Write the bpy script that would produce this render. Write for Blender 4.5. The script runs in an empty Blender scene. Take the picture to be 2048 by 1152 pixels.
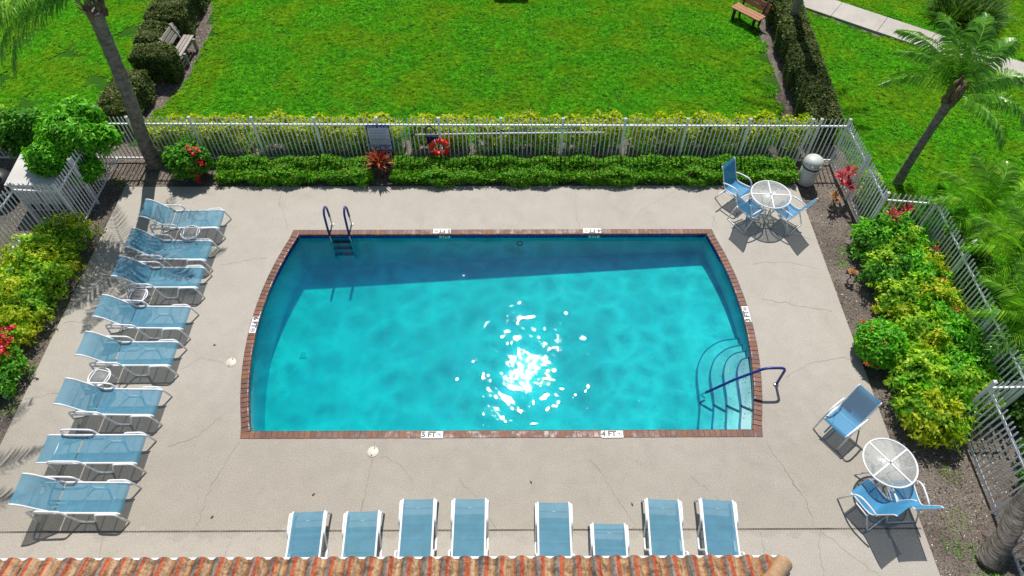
import bpy, bmesh, math, random
import numpy as np
from mathutils import Vector, Matrix

random.seed(7)
RNG = np.random.default_rng(7)
SC = bpy.context.scene
COL = SC.collection
R = math.radians
PI = math.pi

# ------------------------------------------------------------------ camera
cam = bpy.data.cameras.new('camera')
cam.sensor_width = 36.0
cam.lens = 1372.0 / 2048.0 * 36.0
cam.clip_start = 0.1
cam.clip_end = 1500.0
camo = bpy.data.objects.new('camera', cam)
COL.objects.link(camo)
_f = Vector((0.00379007, 0.60944174, -0.79282179))
_r = Vector((0.9999888, -0.00455833, 0.00127644))
_u = Vector((0.00283603, 0.79281775, 0.60945219))
camo.matrix_world = Matrix(((_r.x, _u.x, -_f.x, 0.0), (_r.y, _u.y, -_f.y, 0.0), (_r.z, _u.z, -_f.z, 12.0), (0, 0, 0, 1)))
SC.camera = camo

# ------------------------------------------------------------------ sky, sun, exposure
SUN = Vector((0.026, 0.508, 0.861)).normalized()
w = bpy.data.worlds.new('World')
SC.world = w
w.use_nodes = True
_nt = w.node_tree
_nt.nodes.clear()
_sky = _nt.nodes.new('ShaderNodeTexSky')
_sky.sky_type = 'NISHITA'
_sky.sun_disc = False
_sky.sun_elevation = math.asin(SUN.z)
_sky.sun_rotation = math.atan2(SUN.x, SUN.y)
_bg = _nt.nodes.new('ShaderNodeBackground')
_bg.inputs['Strength'].default_value = 0.075
_wo = _nt.nodes.new('ShaderNodeOutputWorld')
_nt.links.new(_sky.outputs[0], _bg.inputs[0])
_nt.links.new(_bg.outputs[0], _wo.inputs[0])
sun = bpy.data.lights.new('sun', 'SUN')
sun.energy = 4.2
sun.angle = R(0.5)
sun.color = (1.0, 0.955, 0.89)
suno = bpy.data.objects.new('sun', sun)
COL.objects.link(suno)
suno.rotation_euler = SUN.to_track_quat('Z', 'Y').to_euler()
suno.location = SUN * 40
SC.view_settings.view_transform = 'Standard'
SC.view_settings.look = 'None'
SC.view_settings.exposure = 0.16
SC.view_settings.gamma = 1.0
SC.cycles.use_denoising = True
SC.cycles.denoising_prefilter = 'FAST'
SC.cycles.max_bounces = 8
SC.cycles.volume_bounces = 2
SC.cycles.transparent_max_bounces = 16
SC.cycles.caustics_reflective = False
SC.cycles.caustics_refractive = False
SC.cycles.sample_clamp_indirect = 6.0


# ------------------------------------------------------------------ material helpers
class NT:
    def __init__(s, name):
        s.m = bpy.data.materials.new(name)
        s.m.use_nodes = True
        s.t = s.m.node_tree
        s.t.nodes.clear()
        s.out = s.t.nodes.new('ShaderNodeOutputMaterial')
        s._pos = None

    def n(s, typ, props=None, **ins):
        nd = s.t.nodes.new(typ)
        for k, v in (props or {}).items():
            setattr(nd, k, v)
        for k, v in ins.items():
            key = k.replace('_', ' ')
            sock = nd.inputs[int(k[1:])] if (k[0] == 'i' and k[1:].isdigit()) else nd.inputs[key]
            s.put(sock, v)
        return nd

    def put(s, sock, v):
        if isinstance(v, bpy.types.NodeSocket):
            s.t.links.new(v, sock)
        elif isinstance(v, (tuple, list)) and len(v) == 3 and sock.type == 'RGBA':
            sock.default_value = (*v, 1.0)
        else:
            sock.default_value = v

    def pos(s):
        if s._pos is None:
            s._pos = s.n('ShaderNodeNewGeometry').outputs['Position']
        return s._pos

    def obj(s):
        return s.n('ShaderNodeTexCoord').outputs['Object']

    def noise(s, scale, detail=3.0, rough=0.55, vec=None, dist=0.0):
        return s.n('ShaderNodeTexNoise', None, Vector=vec or s.pos(), Scale=scale, Detail=detail, Roughness=rough, Distortion=dist).outputs['Fac']

    def ramp(s, fac, stops, interp='LINEAR'):
        nd = s.n('ShaderNodeValToRGB', None, Fac=fac)
        cr = nd.color_ramp
        cr.interpolation = interp
        while len(cr.elements) < len(stops):
            cr.elements.new(0.5)
        for e, (p, c) in zip(cr.elements, stops):
            e.position = p
            e.color = (*c, 1.0) if isinstance(c, tuple) else (c, c, c, 1.0)
        return nd.outputs['Color']

    def mix(s, a, b, fac, mode='MIX'):
        nd = s.t.nodes.new('ShaderNodeMix')
        nd.data_type = 'RGBA'
        nd.blend_type = mode
        s.put(nd.inputs[0], fac)
        s.put(nd.inputs[6], a)
        s.put(nd.inputs[7], b)
        return nd.outputs[2]

    def math(s, op, a, b=0.0):
        nd = s.t.nodes.new('ShaderNodeMath')
        nd.operation = op
        s.put(nd.inputs[0], a)
        s.put(nd.inputs[1], b)
        return nd.outputs[0]

    def bump(s, h, strength=0.5, dist=0.01, normal=None):
        nd = s.n('ShaderNodeBump', None, Height=h, Strength=strength, Distance=dist)
        if normal is not None:
            s.put(nd.inputs['Normal'], normal)
        return nd.outputs['Normal']

    def principled(s, col, rough=0.6, normal=None, spec=0.5, metal=0.0, **kw):
        nd = s.t.nodes.new('ShaderNodeBsdfPrincipled')
        s.put(nd.inputs['Base Color'], col)
        s.put(nd.inputs['Roughness'], rough)
        s.put(nd.inputs['Metallic'], metal)
        s.put(nd.inputs['Specular IOR Level'], spec)
        if normal is not None:
            s.put(nd.inputs['Normal'], normal)
        for k, v in kw.items():
            s.put(nd.inputs[k.replace('_', ' ')], v)
        return nd.outputs[0]

    def mixsh(s, a, b, fac):
        nd = s.t.nodes.new('ShaderNodeMixShader')
        s.put(nd.inputs[0], fac)
        s.put(nd.inputs[1], a)
        s.put(nd.inputs[2], b)
        return nd.outputs[0]

    def done(s, sh):
        s.t.links.new(sh, s.out.inputs['Surface'])
        return s.m


M = {}


def simple(name, col, rough=0.5, var=0.08, scale=6.0, bump=0.0, spec=0.5, metal=0.0, objc=False):
    k = NT(name)
    vec = k.obj() if objc else None
    f = k.noise(scale, 4.0, vec=vec)
    lo = tuple(c * (1 - var) for c in col)
    hi = tuple(min(1.0, c * (1 + var)) for c in col)
    c = k.ramp(f, [(0.3, lo), (0.7, hi)])
    nrm = k.bump(k.noise(scale * 9, 3.0, vec=vec), bump, 0.005) if bump else None
    M[name] = k.done(k.principled(c, rough, nrm, spec, metal))
    return M[name]


simple('white_paint', (0.84, 0.86, 0.88), 0.32, 0.05, 3.0)
simple('fence_paint', (0.82, 0.83, 0.83), 0.42, 0.08, 2.2)
simple('navy_vinyl', (0.010, 0.035, 0.24), 0.38, 0.2)
simple('navy_tile', (0.010, 0.018, 0.34), 0.18, 0.35, 9.0)
simple('steel', (0.62, 0.63, 0.64), 0.22, 0.1, 8.0, metal=1.0)
simple('dark_metal', (0.03, 0.032, 0.035), 0.5, 0.3)
simple('dark_void', (0.03, 0.03, 0.03), 0.8, 0.2)
simple('marker_white', (0.80, 0.80, 0.78), 0.35, 0.05)
simple('ink', (0.015, 0.015, 0.017), 0.5, 0.1)
simple('sign_white', (0.60, 0.67, 0.76), 0.4, 0.05)
simple('sign_blue', (0.018, 0.03, 0.24), 0.4, 0.1)
simple('sign_grey', (0.16, 0.18, 0.22), 0.5, 0.1)
simple('ring_red', (0.85, 0.035, 0.018), 0.45, 0.1, 8.0)
simple('rope_white', (0.72, 0.70, 0.66), 0.7, 0.1)
simple('net_blue', (0.012, 0.02, 0.11), 0.6, 0.2)
simple('hook_green', (0.02, 0.22, 0.14), 0.4, 0.15)
simple('pole_blue', (0.30, 0.42, 0.62), 0.35, 0.1)
simple('can_plastic', (0.55, 0.57, 0.53), 0.45, 0.12, 3.0)
simple('can_dark', (0.06, 0.06, 0.05), 0.6, 0.2)
simple('lid_cream', (0.62, 0.58, 0.48), 0.5, 0.1)
simple('cabinet_white', (0.62, 0.60, 0.57), 0.55, 0.1, 2.0)
simple('tank_black', (0.035, 0.038, 0.042), 0.45, 0.3, 4.0)
simple('stucco', (0.62, 0.55, 0.45), 0.85, 0.1, 3.0, 0.4)
simple('stem', (0.16, 0.11, 0.075), 0.8, 0.3, 20.0, 0.4)
simple('flower_red', (0.62, 0.012, 0.03), 0.5, 0.35, 30.0)
simple('flower_orange', (0.65, 0.10, 0.02), 0.5, 0.3, 30.0)
simple('stone_white', (0.60, 0.58, 0.55), 0.8, 0.2, 12.0, 0.6)
simple('crack_dark', (0.25, 0.22, 0.19), 0.9, 0.45, 3.0)
simple('wood_dark', (0.028, 0.019, 0.014), 0.7, 0.3, 10.0)
simple('glue_mortar', (0.20, 0.13, 0.10), 0.9, 0.3, 14.0, 0.5)
simple('table_leg', (0.74, 0.76, 0.78), 0.35, 0.06)


def wood(name, c1, c2, stretch=(1.2, 14, 14)):
    k = NT(name)
    mp = k.n('ShaderNodeMapping', None, Vector=k.obj(), Scale=stretch)
    f = k.noise(3.0, 5.0, 0.6, vec=mp.outputs[0], dist=0.6)
    rnd = k.n('ShaderNodeObjectInfo').outputs['Random']
    c = k.ramp(f, [(0.28, c1), (0.72, c2)])
    c = k.mix(c, (0.5, 0.5, 0.5), k.math('MULTIPLY', rnd, 0.35), 'MULTIPLY')
    M[name] = k.done(k.principled(c, 0.7, k.bump(f, 0.4, 0.004)))


wood('wood_grey', (0.26, 0.22, 0.19), (0.52, 0.47, 0.43))
wood('wood_brown', (0.36, 0.14, 0.06), (0.56, 0.28, 0.15))


def bark(name, c1, c2, ring=26.0):
    k = NT(name)
    mp = k.n('ShaderNodeMapping', None, Vector=k.pos(), Scale=(3, 3, ring))
    f = k.noise(1.0, 4.0, 0.6, vec=mp.outputs[0], dist=0.4)
    g = k.noise(9.0, 4.0)
    c = k.mix(k.ramp(f, [(0.3, c1), (0.7, c2)]), k.ramp(g, [(0.35, (0.55, 0.55, 0.52)), (0.6, (1.0, 1.0, 1.0))]), 1.0, 'MULTIPLY')
    M[name] = k.done(k.principled(c, 0.85, k.bump(f, 1.0, 0.05)))


bark('palm_bark', (0.19, 0.16, 0.135), (0.36, 0.32, 0.28))
bark('palm_bark_pale', (0.26, 0.22, 0.16), (0.42, 0.36, 0.28))
bark('boot_bark', (0.08, 0.055, 0.035), (0.30, 0.21, 0.13), 7.0)


def concrete(name, c_lo, c_hi, wear=1.0, fine=1.0):
    k = NT(name)
    big = k.noise(0.55, 4.0, 0.6, dist=0.4)
    mid = k.noise(3.2, 5.0, 0.65)
    fin = k.noise(48.0, 3.0, 0.7)
    vfin = k.noise(150.0, 2.0, 0.6)
    c = k.ramp(big, [(0.30, c_lo), (0.68, c_hi)])
    c = k.mix(c, k.ramp(mid, [(0.30, 0.80), (0.62, 1.06)]), 0.8 * wear, 'MULTIPLY')
    c = k.mix(c, k.ramp(fin, [(0.32, 0.74), (0.60, 1.05)]), min(1.0, 0.75 * fine), 'MULTIPLY')
    c = k.mix(c, k.ramp(vfin, [(0.30, 0.70), (0.55, 1.04)]), min(1.0, 0.6 * fine), 'MULTIPLY')
    if name == 'deck_concrete':
        # the near slab has a coarser, darker exposed finish than the far one
        sy = k.n('ShaderNodeSeparateXYZ', None, Vector=k.pos()).outputs[1]
        zone = k.ramp(k.math('MULTIPLY', k.math('ADD', sy, k.math('MULTIPLY', mid, 1.2)), 0.1), [(0.440, 0.0), (0.450, 1.0), (0.60, 1.0), (0.78, 0.0)])
        agg = k.noise(85.0, 3.0, 0.75)
        c = k.mix(c, k.ramp(agg, [(0.34, (0.60, 0.59, 0.57)), (0.50, (0.87, 0.86, 0.84)), (0.68, (1.10, 1.10, 1.08))]), zone, 'MULTIPLY')
    # dark stains with their own shape
    st = k.noise(1.1, 6.0, 0.7, dist=1.4)
    c = k.mix(c, (0.60, 0.57, 0.53), k.math('MULTIPLY', k.ramp(st, [(0.56, 0.0), (0.70, 1.0)]), 0.65 * wear), 'MULTIPLY')
    h = k.math('ADD', k.math('MULTIPLY', fin, 0.7), k.math('MULTIPLY', vfin, 0.5))
    rg = k.ramp(k.noise(2.1, 4.0, 0.7), [(0.35, 0.62), (0.62, 0.74)])
    M[name] = k.done(k.principled(c, rg, k.bump(h, 0.5, 0.007), 0.4))


concrete('deck_concrete', (0.440, 0.402, 0.344), (0.478, 0.440, 0.380), 0.34, 1.25)
concrete('path_concrete', (0.46, 0.42, 0.36), (0.56, 0.52, 0.46), 0.6)


def soil():
    k = NT('soil')
    a = k.noise(1.2, 5.0, 0.65)
    b = k.noise(22.0, 5.0, 0.75)
    v = k.n('ShaderNodeTexVoronoi', None, Vector=k.pos(), Scale=60.0).outputs['Distance']
    c = k.ramp(a, [(0.3, (0.15, 0.122, 0.10)), (0.7, (0.31, 0.265, 0.225))])
    c = k.mix(c, k.ramp(b, [(0.32, 0.45), (0.66, 1.35)]), 0.9, 'MULTIPLY')
    h = k.math('ADD', b, k.math('MULTIPLY', v, 0.6))
    M['soil'] = k.done(k.principled(c, 0.95, k.bump(h, 1.0, 0.03), 0.2))
    k = NT('lawn_base')
    a = k.noise(0.8, 4.0, 0.6)
    b = k.noise(34.0, 4.0, 0.7)
    c = k.ramp(a, [(0.3, (0.022, 0.10, 0.006)), (0.7, (0.05, 0.16, 0.010))])
    c = k.mix(c, k.ramp(b, [(0.3, 0.45), (0.7, 1.4)]), 0.9, 'MULTIPLY')
    M['lawn_base'] = k.done(k.principled(c, 0.95, k.bump(b, 1.0, 0.03), 0.1))


soil()


def leafmat(name, stops, trans=0.35, rough=0.42, patch=None, pscale=1.2, spec=0.5):
    """stops: colour ramp over the per-leaf random value; patch: colour mixed in by a slow noise"""
    k = NT(name)
    rnd = k.n('ShaderNodeNewGeometry').outputs['Random Per Island']
    c = k.ramp(rnd, stops)
    if patch:
        f = k.ramp(k.noise(pscale, 4.0, 0.6), [(0.44, 0.0), (0.60, 1.0)])
        c = k.mix(c, patch, k.math('MULTIPLY', f, 0.75))
        if name == 'grass_blade':
            c = k.mix(c, k.ramp(k.noise(7.0, 3.0, 0.6), [(0.34, 0.55), (0.60, 1.10)]), 0.7, 'MULTIPLY')
            c = k.mix(c, k.ramp(k.noise(1.7, 3.0, 0.6, dist=0.6), [(0.36, (0.68, 0.82, 0.8)), (0.60, (1.08, 1.0, 1.0))]), 0.6, 'MULTIPLY')
    p = k.principled(c, rough + 0.12, None, spec * 0.5)
    tcol = k.mix(c, (1.5, 1.5, 0.7), 1.0, 'MULTIPLY')
    t = k.n('ShaderNodeBsdfTranslucent', None, Color=tcol).outputs[0]
    M[name] = k.done(k.mixsh(p, t, trans))


leafmat('grass_blade', [(0.0, (0.056, 0.292, 0.014)), (0.5, (0.161, 0.598, 0.022)), (1.0, (0.389, 0.850, 0.070))], 0.45, 0.55, (0.34, 0.56, 0.025), 0.6, 0.2)
leafmat('leaf_green', [(0.0, (0.037, 0.145, 0.012)), (0.6, (0.094, 0.344, 0.022)), (1.0, (0.199, 0.569, 0.035))], 0.3, 0.4)
leafmat('leaf_low', [(0.0, (0.044, 0.200, 0.010)), (0.6, (0.138, 0.438, 0.020)), (0.93, (0.338, 0.625, 0.044)), (1.0, (0.450, 0.250, 0.062))], 0.42, 0.45)
leafmat('leaf_bright', [(0.0, (0.053, 0.227, 0.012)), (0.55, (0.133, 0.492, 0.022)), (1.0, (0.318, 0.796, 0.042))], 0.35, 0.33)
leafmat('leaf_dark', [(0.0, (0.020, 0.068, 0.010)), (0.6, (0.048, 0.145, 0.016)), (1.0, (0.128, 0.255, 0.030))], 0.22, 0.42)
leafmat('leaf_hedge', [(0.0, (0.027, 0.057, 0.011)), (0.5, (0.081, 0.142, 0.023)), (0.8, (0.176, 0.222, 0.054)), (1.0, (0.324, 0.284, 0.119))], 0.22, 0.45)
leafmat('leaf_yellow', [(0.0, (0.110, 0.264, 0.011)), (0.4, (0.330, 0.473, 0.020)), (0.75, (0.605, 0.660, 0.033)), (1.0, (0.814, 0.770, 0.088))], 0.5, 0.42)
leafmat('leaf_variegated', [(0.0, (0.086, 0.312, 0.016)), (0.45, (0.266, 0.562, 0.025)), (0.8, (0.656, 0.844, 0.046)), (1.0, (0.850, 0.850, 0.140))], 0.42, 0.42, (0.065, 0.26, 0.012), 1.6)
leafmat('leaf_ti', [(0.0, (0.117, 0.016, 0.016)), (0.5, (0.338, 0.046, 0.031)), (0.8, (0.546, 0.143, 0.047)), (1.0, (0.715, 0.390, 0.166))], 0.3, 0.35)
leafmat('leaf_pink', [(0.0, (0.208, 0.010, 0.031)), (0.6, (0.546, 0.026, 0.088)), (1.0, (0.780, 0.208, 0.177))], 0.3, 0.35)
leafmat('leaf_orange', [(0.0, (0.30, 0.09, 0.03)), (1.0, (0.60, 0.34, 0.12))], 0.3, 0.4)
leafmat('palm_leaf', [(0.0, (0.054, 0.202, 0.016)), (0.6, (0.134, 0.376, 0.027)), (1.0, (0.349, 0.591, 0.067))], 0.32, 0.2, None, 1.0, 1.0)
leafmat('areca_leaf', [(0.0, (0.060, 0.231, 0.015)), (0.6, (0.171, 0.440, 0.025)), (1.0, (0.415, 0.671, 0.060))], 0.32, 0.14, None, 1.0, 1.2)
leafmat('blade_leaf', [(0.0, (0.016, 0.072, 0.010)), (0.7, (0.072, 0.200, 0.020)), (1.0, (0.368, 0.496, 0.115))], 0.2, 0.3)
leafmat('litter', [(0.0, (0.06, 0.042, 0.03)), (0.5, (0.19, 0.145, 0.115)), (0.8, (0.36, 0.30, 0.245)), (1.0, (0.80, 0.76, 0.70))], 0.05, 0.8, None, 1.0, 0.2)
leafmat('litter_dark', [(0.0, (0.045, 0.032, 0.022)), (1.0, (0.17, 0.10, 0.065))], 0.05, 0.7, None, 1.0, 0.2)


def fabric():
    k = NT('sling_fabric')
    rnd = k.n('ShaderNodeObjectInfo').outputs['Random']
    c = k.mix((0.10, 0.335, 0.465), (0.08, 0.295, 0.45), rnd)
    f = k.noise(5.0, 4.0, 0.6)
    c = k.mix(c, k.ramp(f, [(0.3, 0.86), (0.7, 1.08)]), 1.0, 'MULTIPLY')
    wv = k.n('ShaderNodeTexWave', {'bands_direction': 'Y'}, Vector=k.obj(), Scale=70.0, Distortion=0.4).outputs['Fac']
    c = k.mix(c, k.ramp(wv, [(0.0, 0.88), (1.0, 1.05)]), 0.6, 'MULTIPLY')
    p = k.principled(c, 0.6, k.bump(wv, 0.2, 0.002), 0.35)
    tl = k.n('ShaderNodeBsdfTranslucent', None, Color=c).outputs[0]
    tr = k.n('ShaderNodeBsdfTransparent', None, Color=(1, 1, 1)).outputs[0]
    M['sling_fabric'] = k.done(k.mixsh(k.mixsh(p, tl, 0.22), tr, 0.20))
    k = NT('chair_fabric')
    rnd = k.n('ShaderNodeObjectInfo').outputs['Random']
    c = k.mix((0.085, 0.36, 0.62), (0.055, 0.30, 0.56), rnd)
    wv = k.n('ShaderNodeTexWave', {'bands_direction': 'Y'}, Vector=k.obj(), Scale=80.0).outputs['Fac']
    p = k.principled(c, 0.6, k.bump(wv, 0.2, 0.002), 0.3)
    tl = k.n('ShaderNodeBsdfTranslucent', None, Color=c).outputs[0]
    tr = k.n('ShaderNodeBsdfTransparent', None, Color=(1, 1, 1)).outputs[0]
    M['chair_fabric'] = k.done(k.mixsh(k.mixsh(p, tl, 0.2), tr, 0.13))
    k = NT('mesh_grey')
    p = k.principled((0.33, 0.33, 0.33), 0.5)
    tr = k.n('ShaderNodeBsdfTransparent', None, Color=(1, 1, 1)).outputs[0]
    M['mesh_grey'] = k.done(k.mixsh(p, tr, 0.45))
    # obscure patterned table glass
    k = NT('table_glass')
    f = k.noise(26.0, 4.0, 0.65)
    nrm = k.bump(f, 0.6, 0.01)
    p = k.principled((0.74, 0.74, 0.72), 0.16, nrm, 0.6)
    tr = k.n('ShaderNodeBsdfTransparent', None, Color=(0.90, 0.92, 0.91)).outputs[0]
    M['table_glass'] = k.done(k.mixsh(p, tr, k.ramp(f, [(0.35, 0.55), (0.7, 0.78)])))


fabric()


def brickmat():
    k = NT('coping_brick')
    rnd = k.n('ShaderNodeObjectInfo').outputs['Random']
    c = k.ramp(rnd, [(0.0, (0.105, 0.036, 0.024)), (0.5, (0.14, 0.048, 0.031)), (0.85, (0.175, 0.064, 0.040)), (1.0, (0.21, 0.09, 0.058))])
    f = k.noise(5.0, 5.0, 0.65)
    g = k.noise(42.0, 4.0, 0.7)
    c = k.mix(c, (0.36, 0.17, 0.07), k.math('MULTIPLY', k.ramp(f, [(0.5, 0.0), (0.66, 1.0)]), 0.55))
    c = k.mix(c, k.ramp(g, [(0.3, 0.62), (0.65, 1.18)]), 0.9, 'MULTIPLY')
    M['coping_brick'] = k.done(k.principled(c, k.ramp(f, [(0.4, 0.35), (0.6, 0.65)]), k.bump(g, 0.35, 0.006), 0.45))
    # roof tile: colour follows the tile's own cross profile (flashed clay), shifted per tile
    k = NT('roof_tile')
    sx = k.n('ShaderNodeSeparateXYZ', None, Vector=k.obj()).outputs[0]
    oi = k.n('ShaderNodeObjectInfo').outputs['Random']
    f = k.noise(7.0, 5.0, 0.65)
    mp = k.n('ShaderNodeMapping', None, Vector=k.pos(), Scale=(30, 3.0, 3.0))
    sfi = k.noise(1.0, 4.0, 0.6, vec=mp.outputs[0])
    u = k.math('ADD', k.math('MULTIPLY', sx, 4.0), k.math('ADD', 0.28, k.math('ADD', k.math('MULTIPLY', oi, 0.22), k.math('MULTIPLY', sfi, 0.22))))
    c = k.ramp(u, [(0.0, (0.20, 0.175, 0.15)), (0.24, (0.29, 0.26, 0.22)), (0.30, (0.44, 0.085, 0.03)), (0.43, (0.50, 0.12, 0.045)),
                   (0.54, (0.52, 0.34, 0.19)), (0.72, (0.50, 0.36, 0.22)), (0.84, (0.42, 0.24, 0.10)), (1.0, (0.33, 0.12, 0.055))])
    g = k.noise(28.0, 5.0, 0.7)
    c = k.mix(c, k.ramp(f, [(0.36, 0.36), (0.54, 1.12)]), 0.8, 'MULTIPLY')
    c = k.mix(c, k.ramp(g, [(0.32, 0.42), (0.55, 1.08)]), 0.8, 'MULTIPLY')
    c = k.mix(c, k.ramp(sfi, [(0.35, 0.62), (0.6, 1.1)]), 0.8, 'MULTIPLY')
    c = k.mix(c, (0.86, 0.80, 0.76), 1.0, 'MULTIPLY')
    M['roof_tile'] = k.done(k.principled(c, 0.75, k.bump(g, 0.4, 0.008), 0.35))
    k = NT('hip_tile')
    f = k.noise(4.0, 5.0, 0.65)
    g = k.noise(24.0, 5.0, 0.7)
    c = k.ramp(f, [(0.3, (0.33, 0.14, 0.07)), (0.5, (0.46, 0.28, 0.15)), (0.7, (0.30, 0.23, 0.16))])
    c = k.mix(c, k.ramp(g, [(0.3, 0.6), (0.6, 1.05)]), 0.8, 'MULTIPLY')
    M['hip_tile'] = k.done(k.principled(c, 0.75, k.bump(g, 0.4, 0.008), 0.35))


brickmat()


def poolmats():
    k = NT('pool_plaster')
    a = k.noise(1.6, 5.0, 0.65)
    b = k.noise(30.0, 3.0, 0.6)
    c = k.ramp(a, [(0.3, (0.54, 0.62, 0.64)), (0.7, (0.62, 0.68, 0.69))])
    c = k.mix(c, k.ramp(b, [(0.3, 0.93), (0.6, 1.02)]), 0.8, 'MULTIPLY')
    M['pool_plaster'] = k.done(k.principled(c, 0.8, None, 0.2))
    k = NT('water')
    p = k.pos()
    n1 = k.noise(4.2, 1.0, 0.4, dist=0.3)
    n2 = k.noise(9.0, 1.0, 0.5, dist=0.2)
    n3 = k.noise(30.0, 2.0, 0.6)
    calm = k.ramp(k.noise(1.1, 3.0, 0.6), [(0.50, 0.0), (0.64, 1.0)])
    h = k.math('ADD', k.math('MULTIPLY', n1, 0.43), k.math('ADD', k.math('MULTIPLY', n2, 0.03), k.math('MULTIPLY', k.math('MULTIPLY', n3, calm), 0.050)))
    nrm = k.bump(h, 1.0, 0.030)
    fr = k.n('ShaderNodeFresnel', None, IOR=1.33, Normal=nrm).outputs[0]
    gl = k.n('ShaderNodeBsdfGlossy', None, Color=(1, 1, 1), Roughness=0.013, Normal=nrm).outputs[0]
    # caustic light web painted into the water's transparent tint, separate from the ripple bump
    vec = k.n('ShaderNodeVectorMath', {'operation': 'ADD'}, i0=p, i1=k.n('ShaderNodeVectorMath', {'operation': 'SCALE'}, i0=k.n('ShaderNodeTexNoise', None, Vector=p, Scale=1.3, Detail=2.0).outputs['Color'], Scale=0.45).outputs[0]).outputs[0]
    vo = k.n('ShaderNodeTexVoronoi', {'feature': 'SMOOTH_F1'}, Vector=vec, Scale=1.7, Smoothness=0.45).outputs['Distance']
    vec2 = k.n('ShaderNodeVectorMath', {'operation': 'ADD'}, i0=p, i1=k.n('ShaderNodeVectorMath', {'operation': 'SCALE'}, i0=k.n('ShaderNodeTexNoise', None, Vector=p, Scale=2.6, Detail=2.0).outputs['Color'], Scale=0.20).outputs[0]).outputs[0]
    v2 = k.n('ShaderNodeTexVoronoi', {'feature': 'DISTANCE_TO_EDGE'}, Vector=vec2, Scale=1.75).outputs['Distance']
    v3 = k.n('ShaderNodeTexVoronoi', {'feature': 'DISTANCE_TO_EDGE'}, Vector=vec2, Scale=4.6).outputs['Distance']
    caustic_web = k.math('ADD', k.ramp(v2, [(0.0, 1.0), (0.10, 0.55), (0.32, 0.0)]), k.math('MULTIPLY', k.ramp(v3, [(0.0, 1.0), (0.08, 0.4), (0.20, 0.0)]), 0.25))
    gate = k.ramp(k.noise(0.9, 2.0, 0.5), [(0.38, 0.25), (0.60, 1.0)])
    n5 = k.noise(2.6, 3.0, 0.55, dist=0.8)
    lens = k.math('ADD', k.math('ADD', k.math('MULTIPLY', vo, 0.28), k.math('MULTIPLY', n5, 0.28)), k.math('MULTIPLY', k.math('MULTIPLY', caustic_web, gate), 0.62))  # painted caustic brightness pattern
    caustic_tint = k.ramp(lens, [(0.16, (0.50, 0.64, 0.70)), (0.34, (0.70, 0.80, 0.83)), (0.55, (0.85, 0.90, 0.92)), (0.80, (1.0, 1.0, 1.0))])
    tr = k.n('ShaderNodeBsdfTransparent', None, Color=caustic_tint).outputs[0]
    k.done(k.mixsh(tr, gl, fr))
    va = k.n('ShaderNodeVolumeAbsorption', None, Color=(0.0, 0.950, 0.966), Density=2.8)
    vs = k.n('ShaderNodeVolumeScatter', None, Color=(0.0, 0.46, 1.0), Density=0.32, Anisotropy=0.0)
    ad = k.n('ShaderNodeAddShader', None, i0=va.outputs[0], i1=vs.outputs[0])
    k.t.links.new(ad.outputs[0], k.out.inputs['Volume'])
    M['water'] = k.m


poolmats()


# ------------------------------------------------------------------ mesh helpers
def fillet(pts, rad, n=4):
    pts = [Vector(p) for p in pts]
    out = [pts[0]]
    for i in range(1, len(pts) - 1):
        a, b, c = pts[i - 1], pts[i], pts[i + 1]
        d1, d2 = (a - b), (c - b)
        rr = min(rad, d1.length * 0.48, d2.length * 0.48)
        p1, p2 = b + d1.normalized() * rr, b + d2.normalized() * rr
        for k in range(n + 1):
            t = k / n
            out.append((1 - t) ** 2 * p1 + 2 * t * (1 - t) * b + t * t * p2)
    out.append(pts[-1])
    return out


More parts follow.
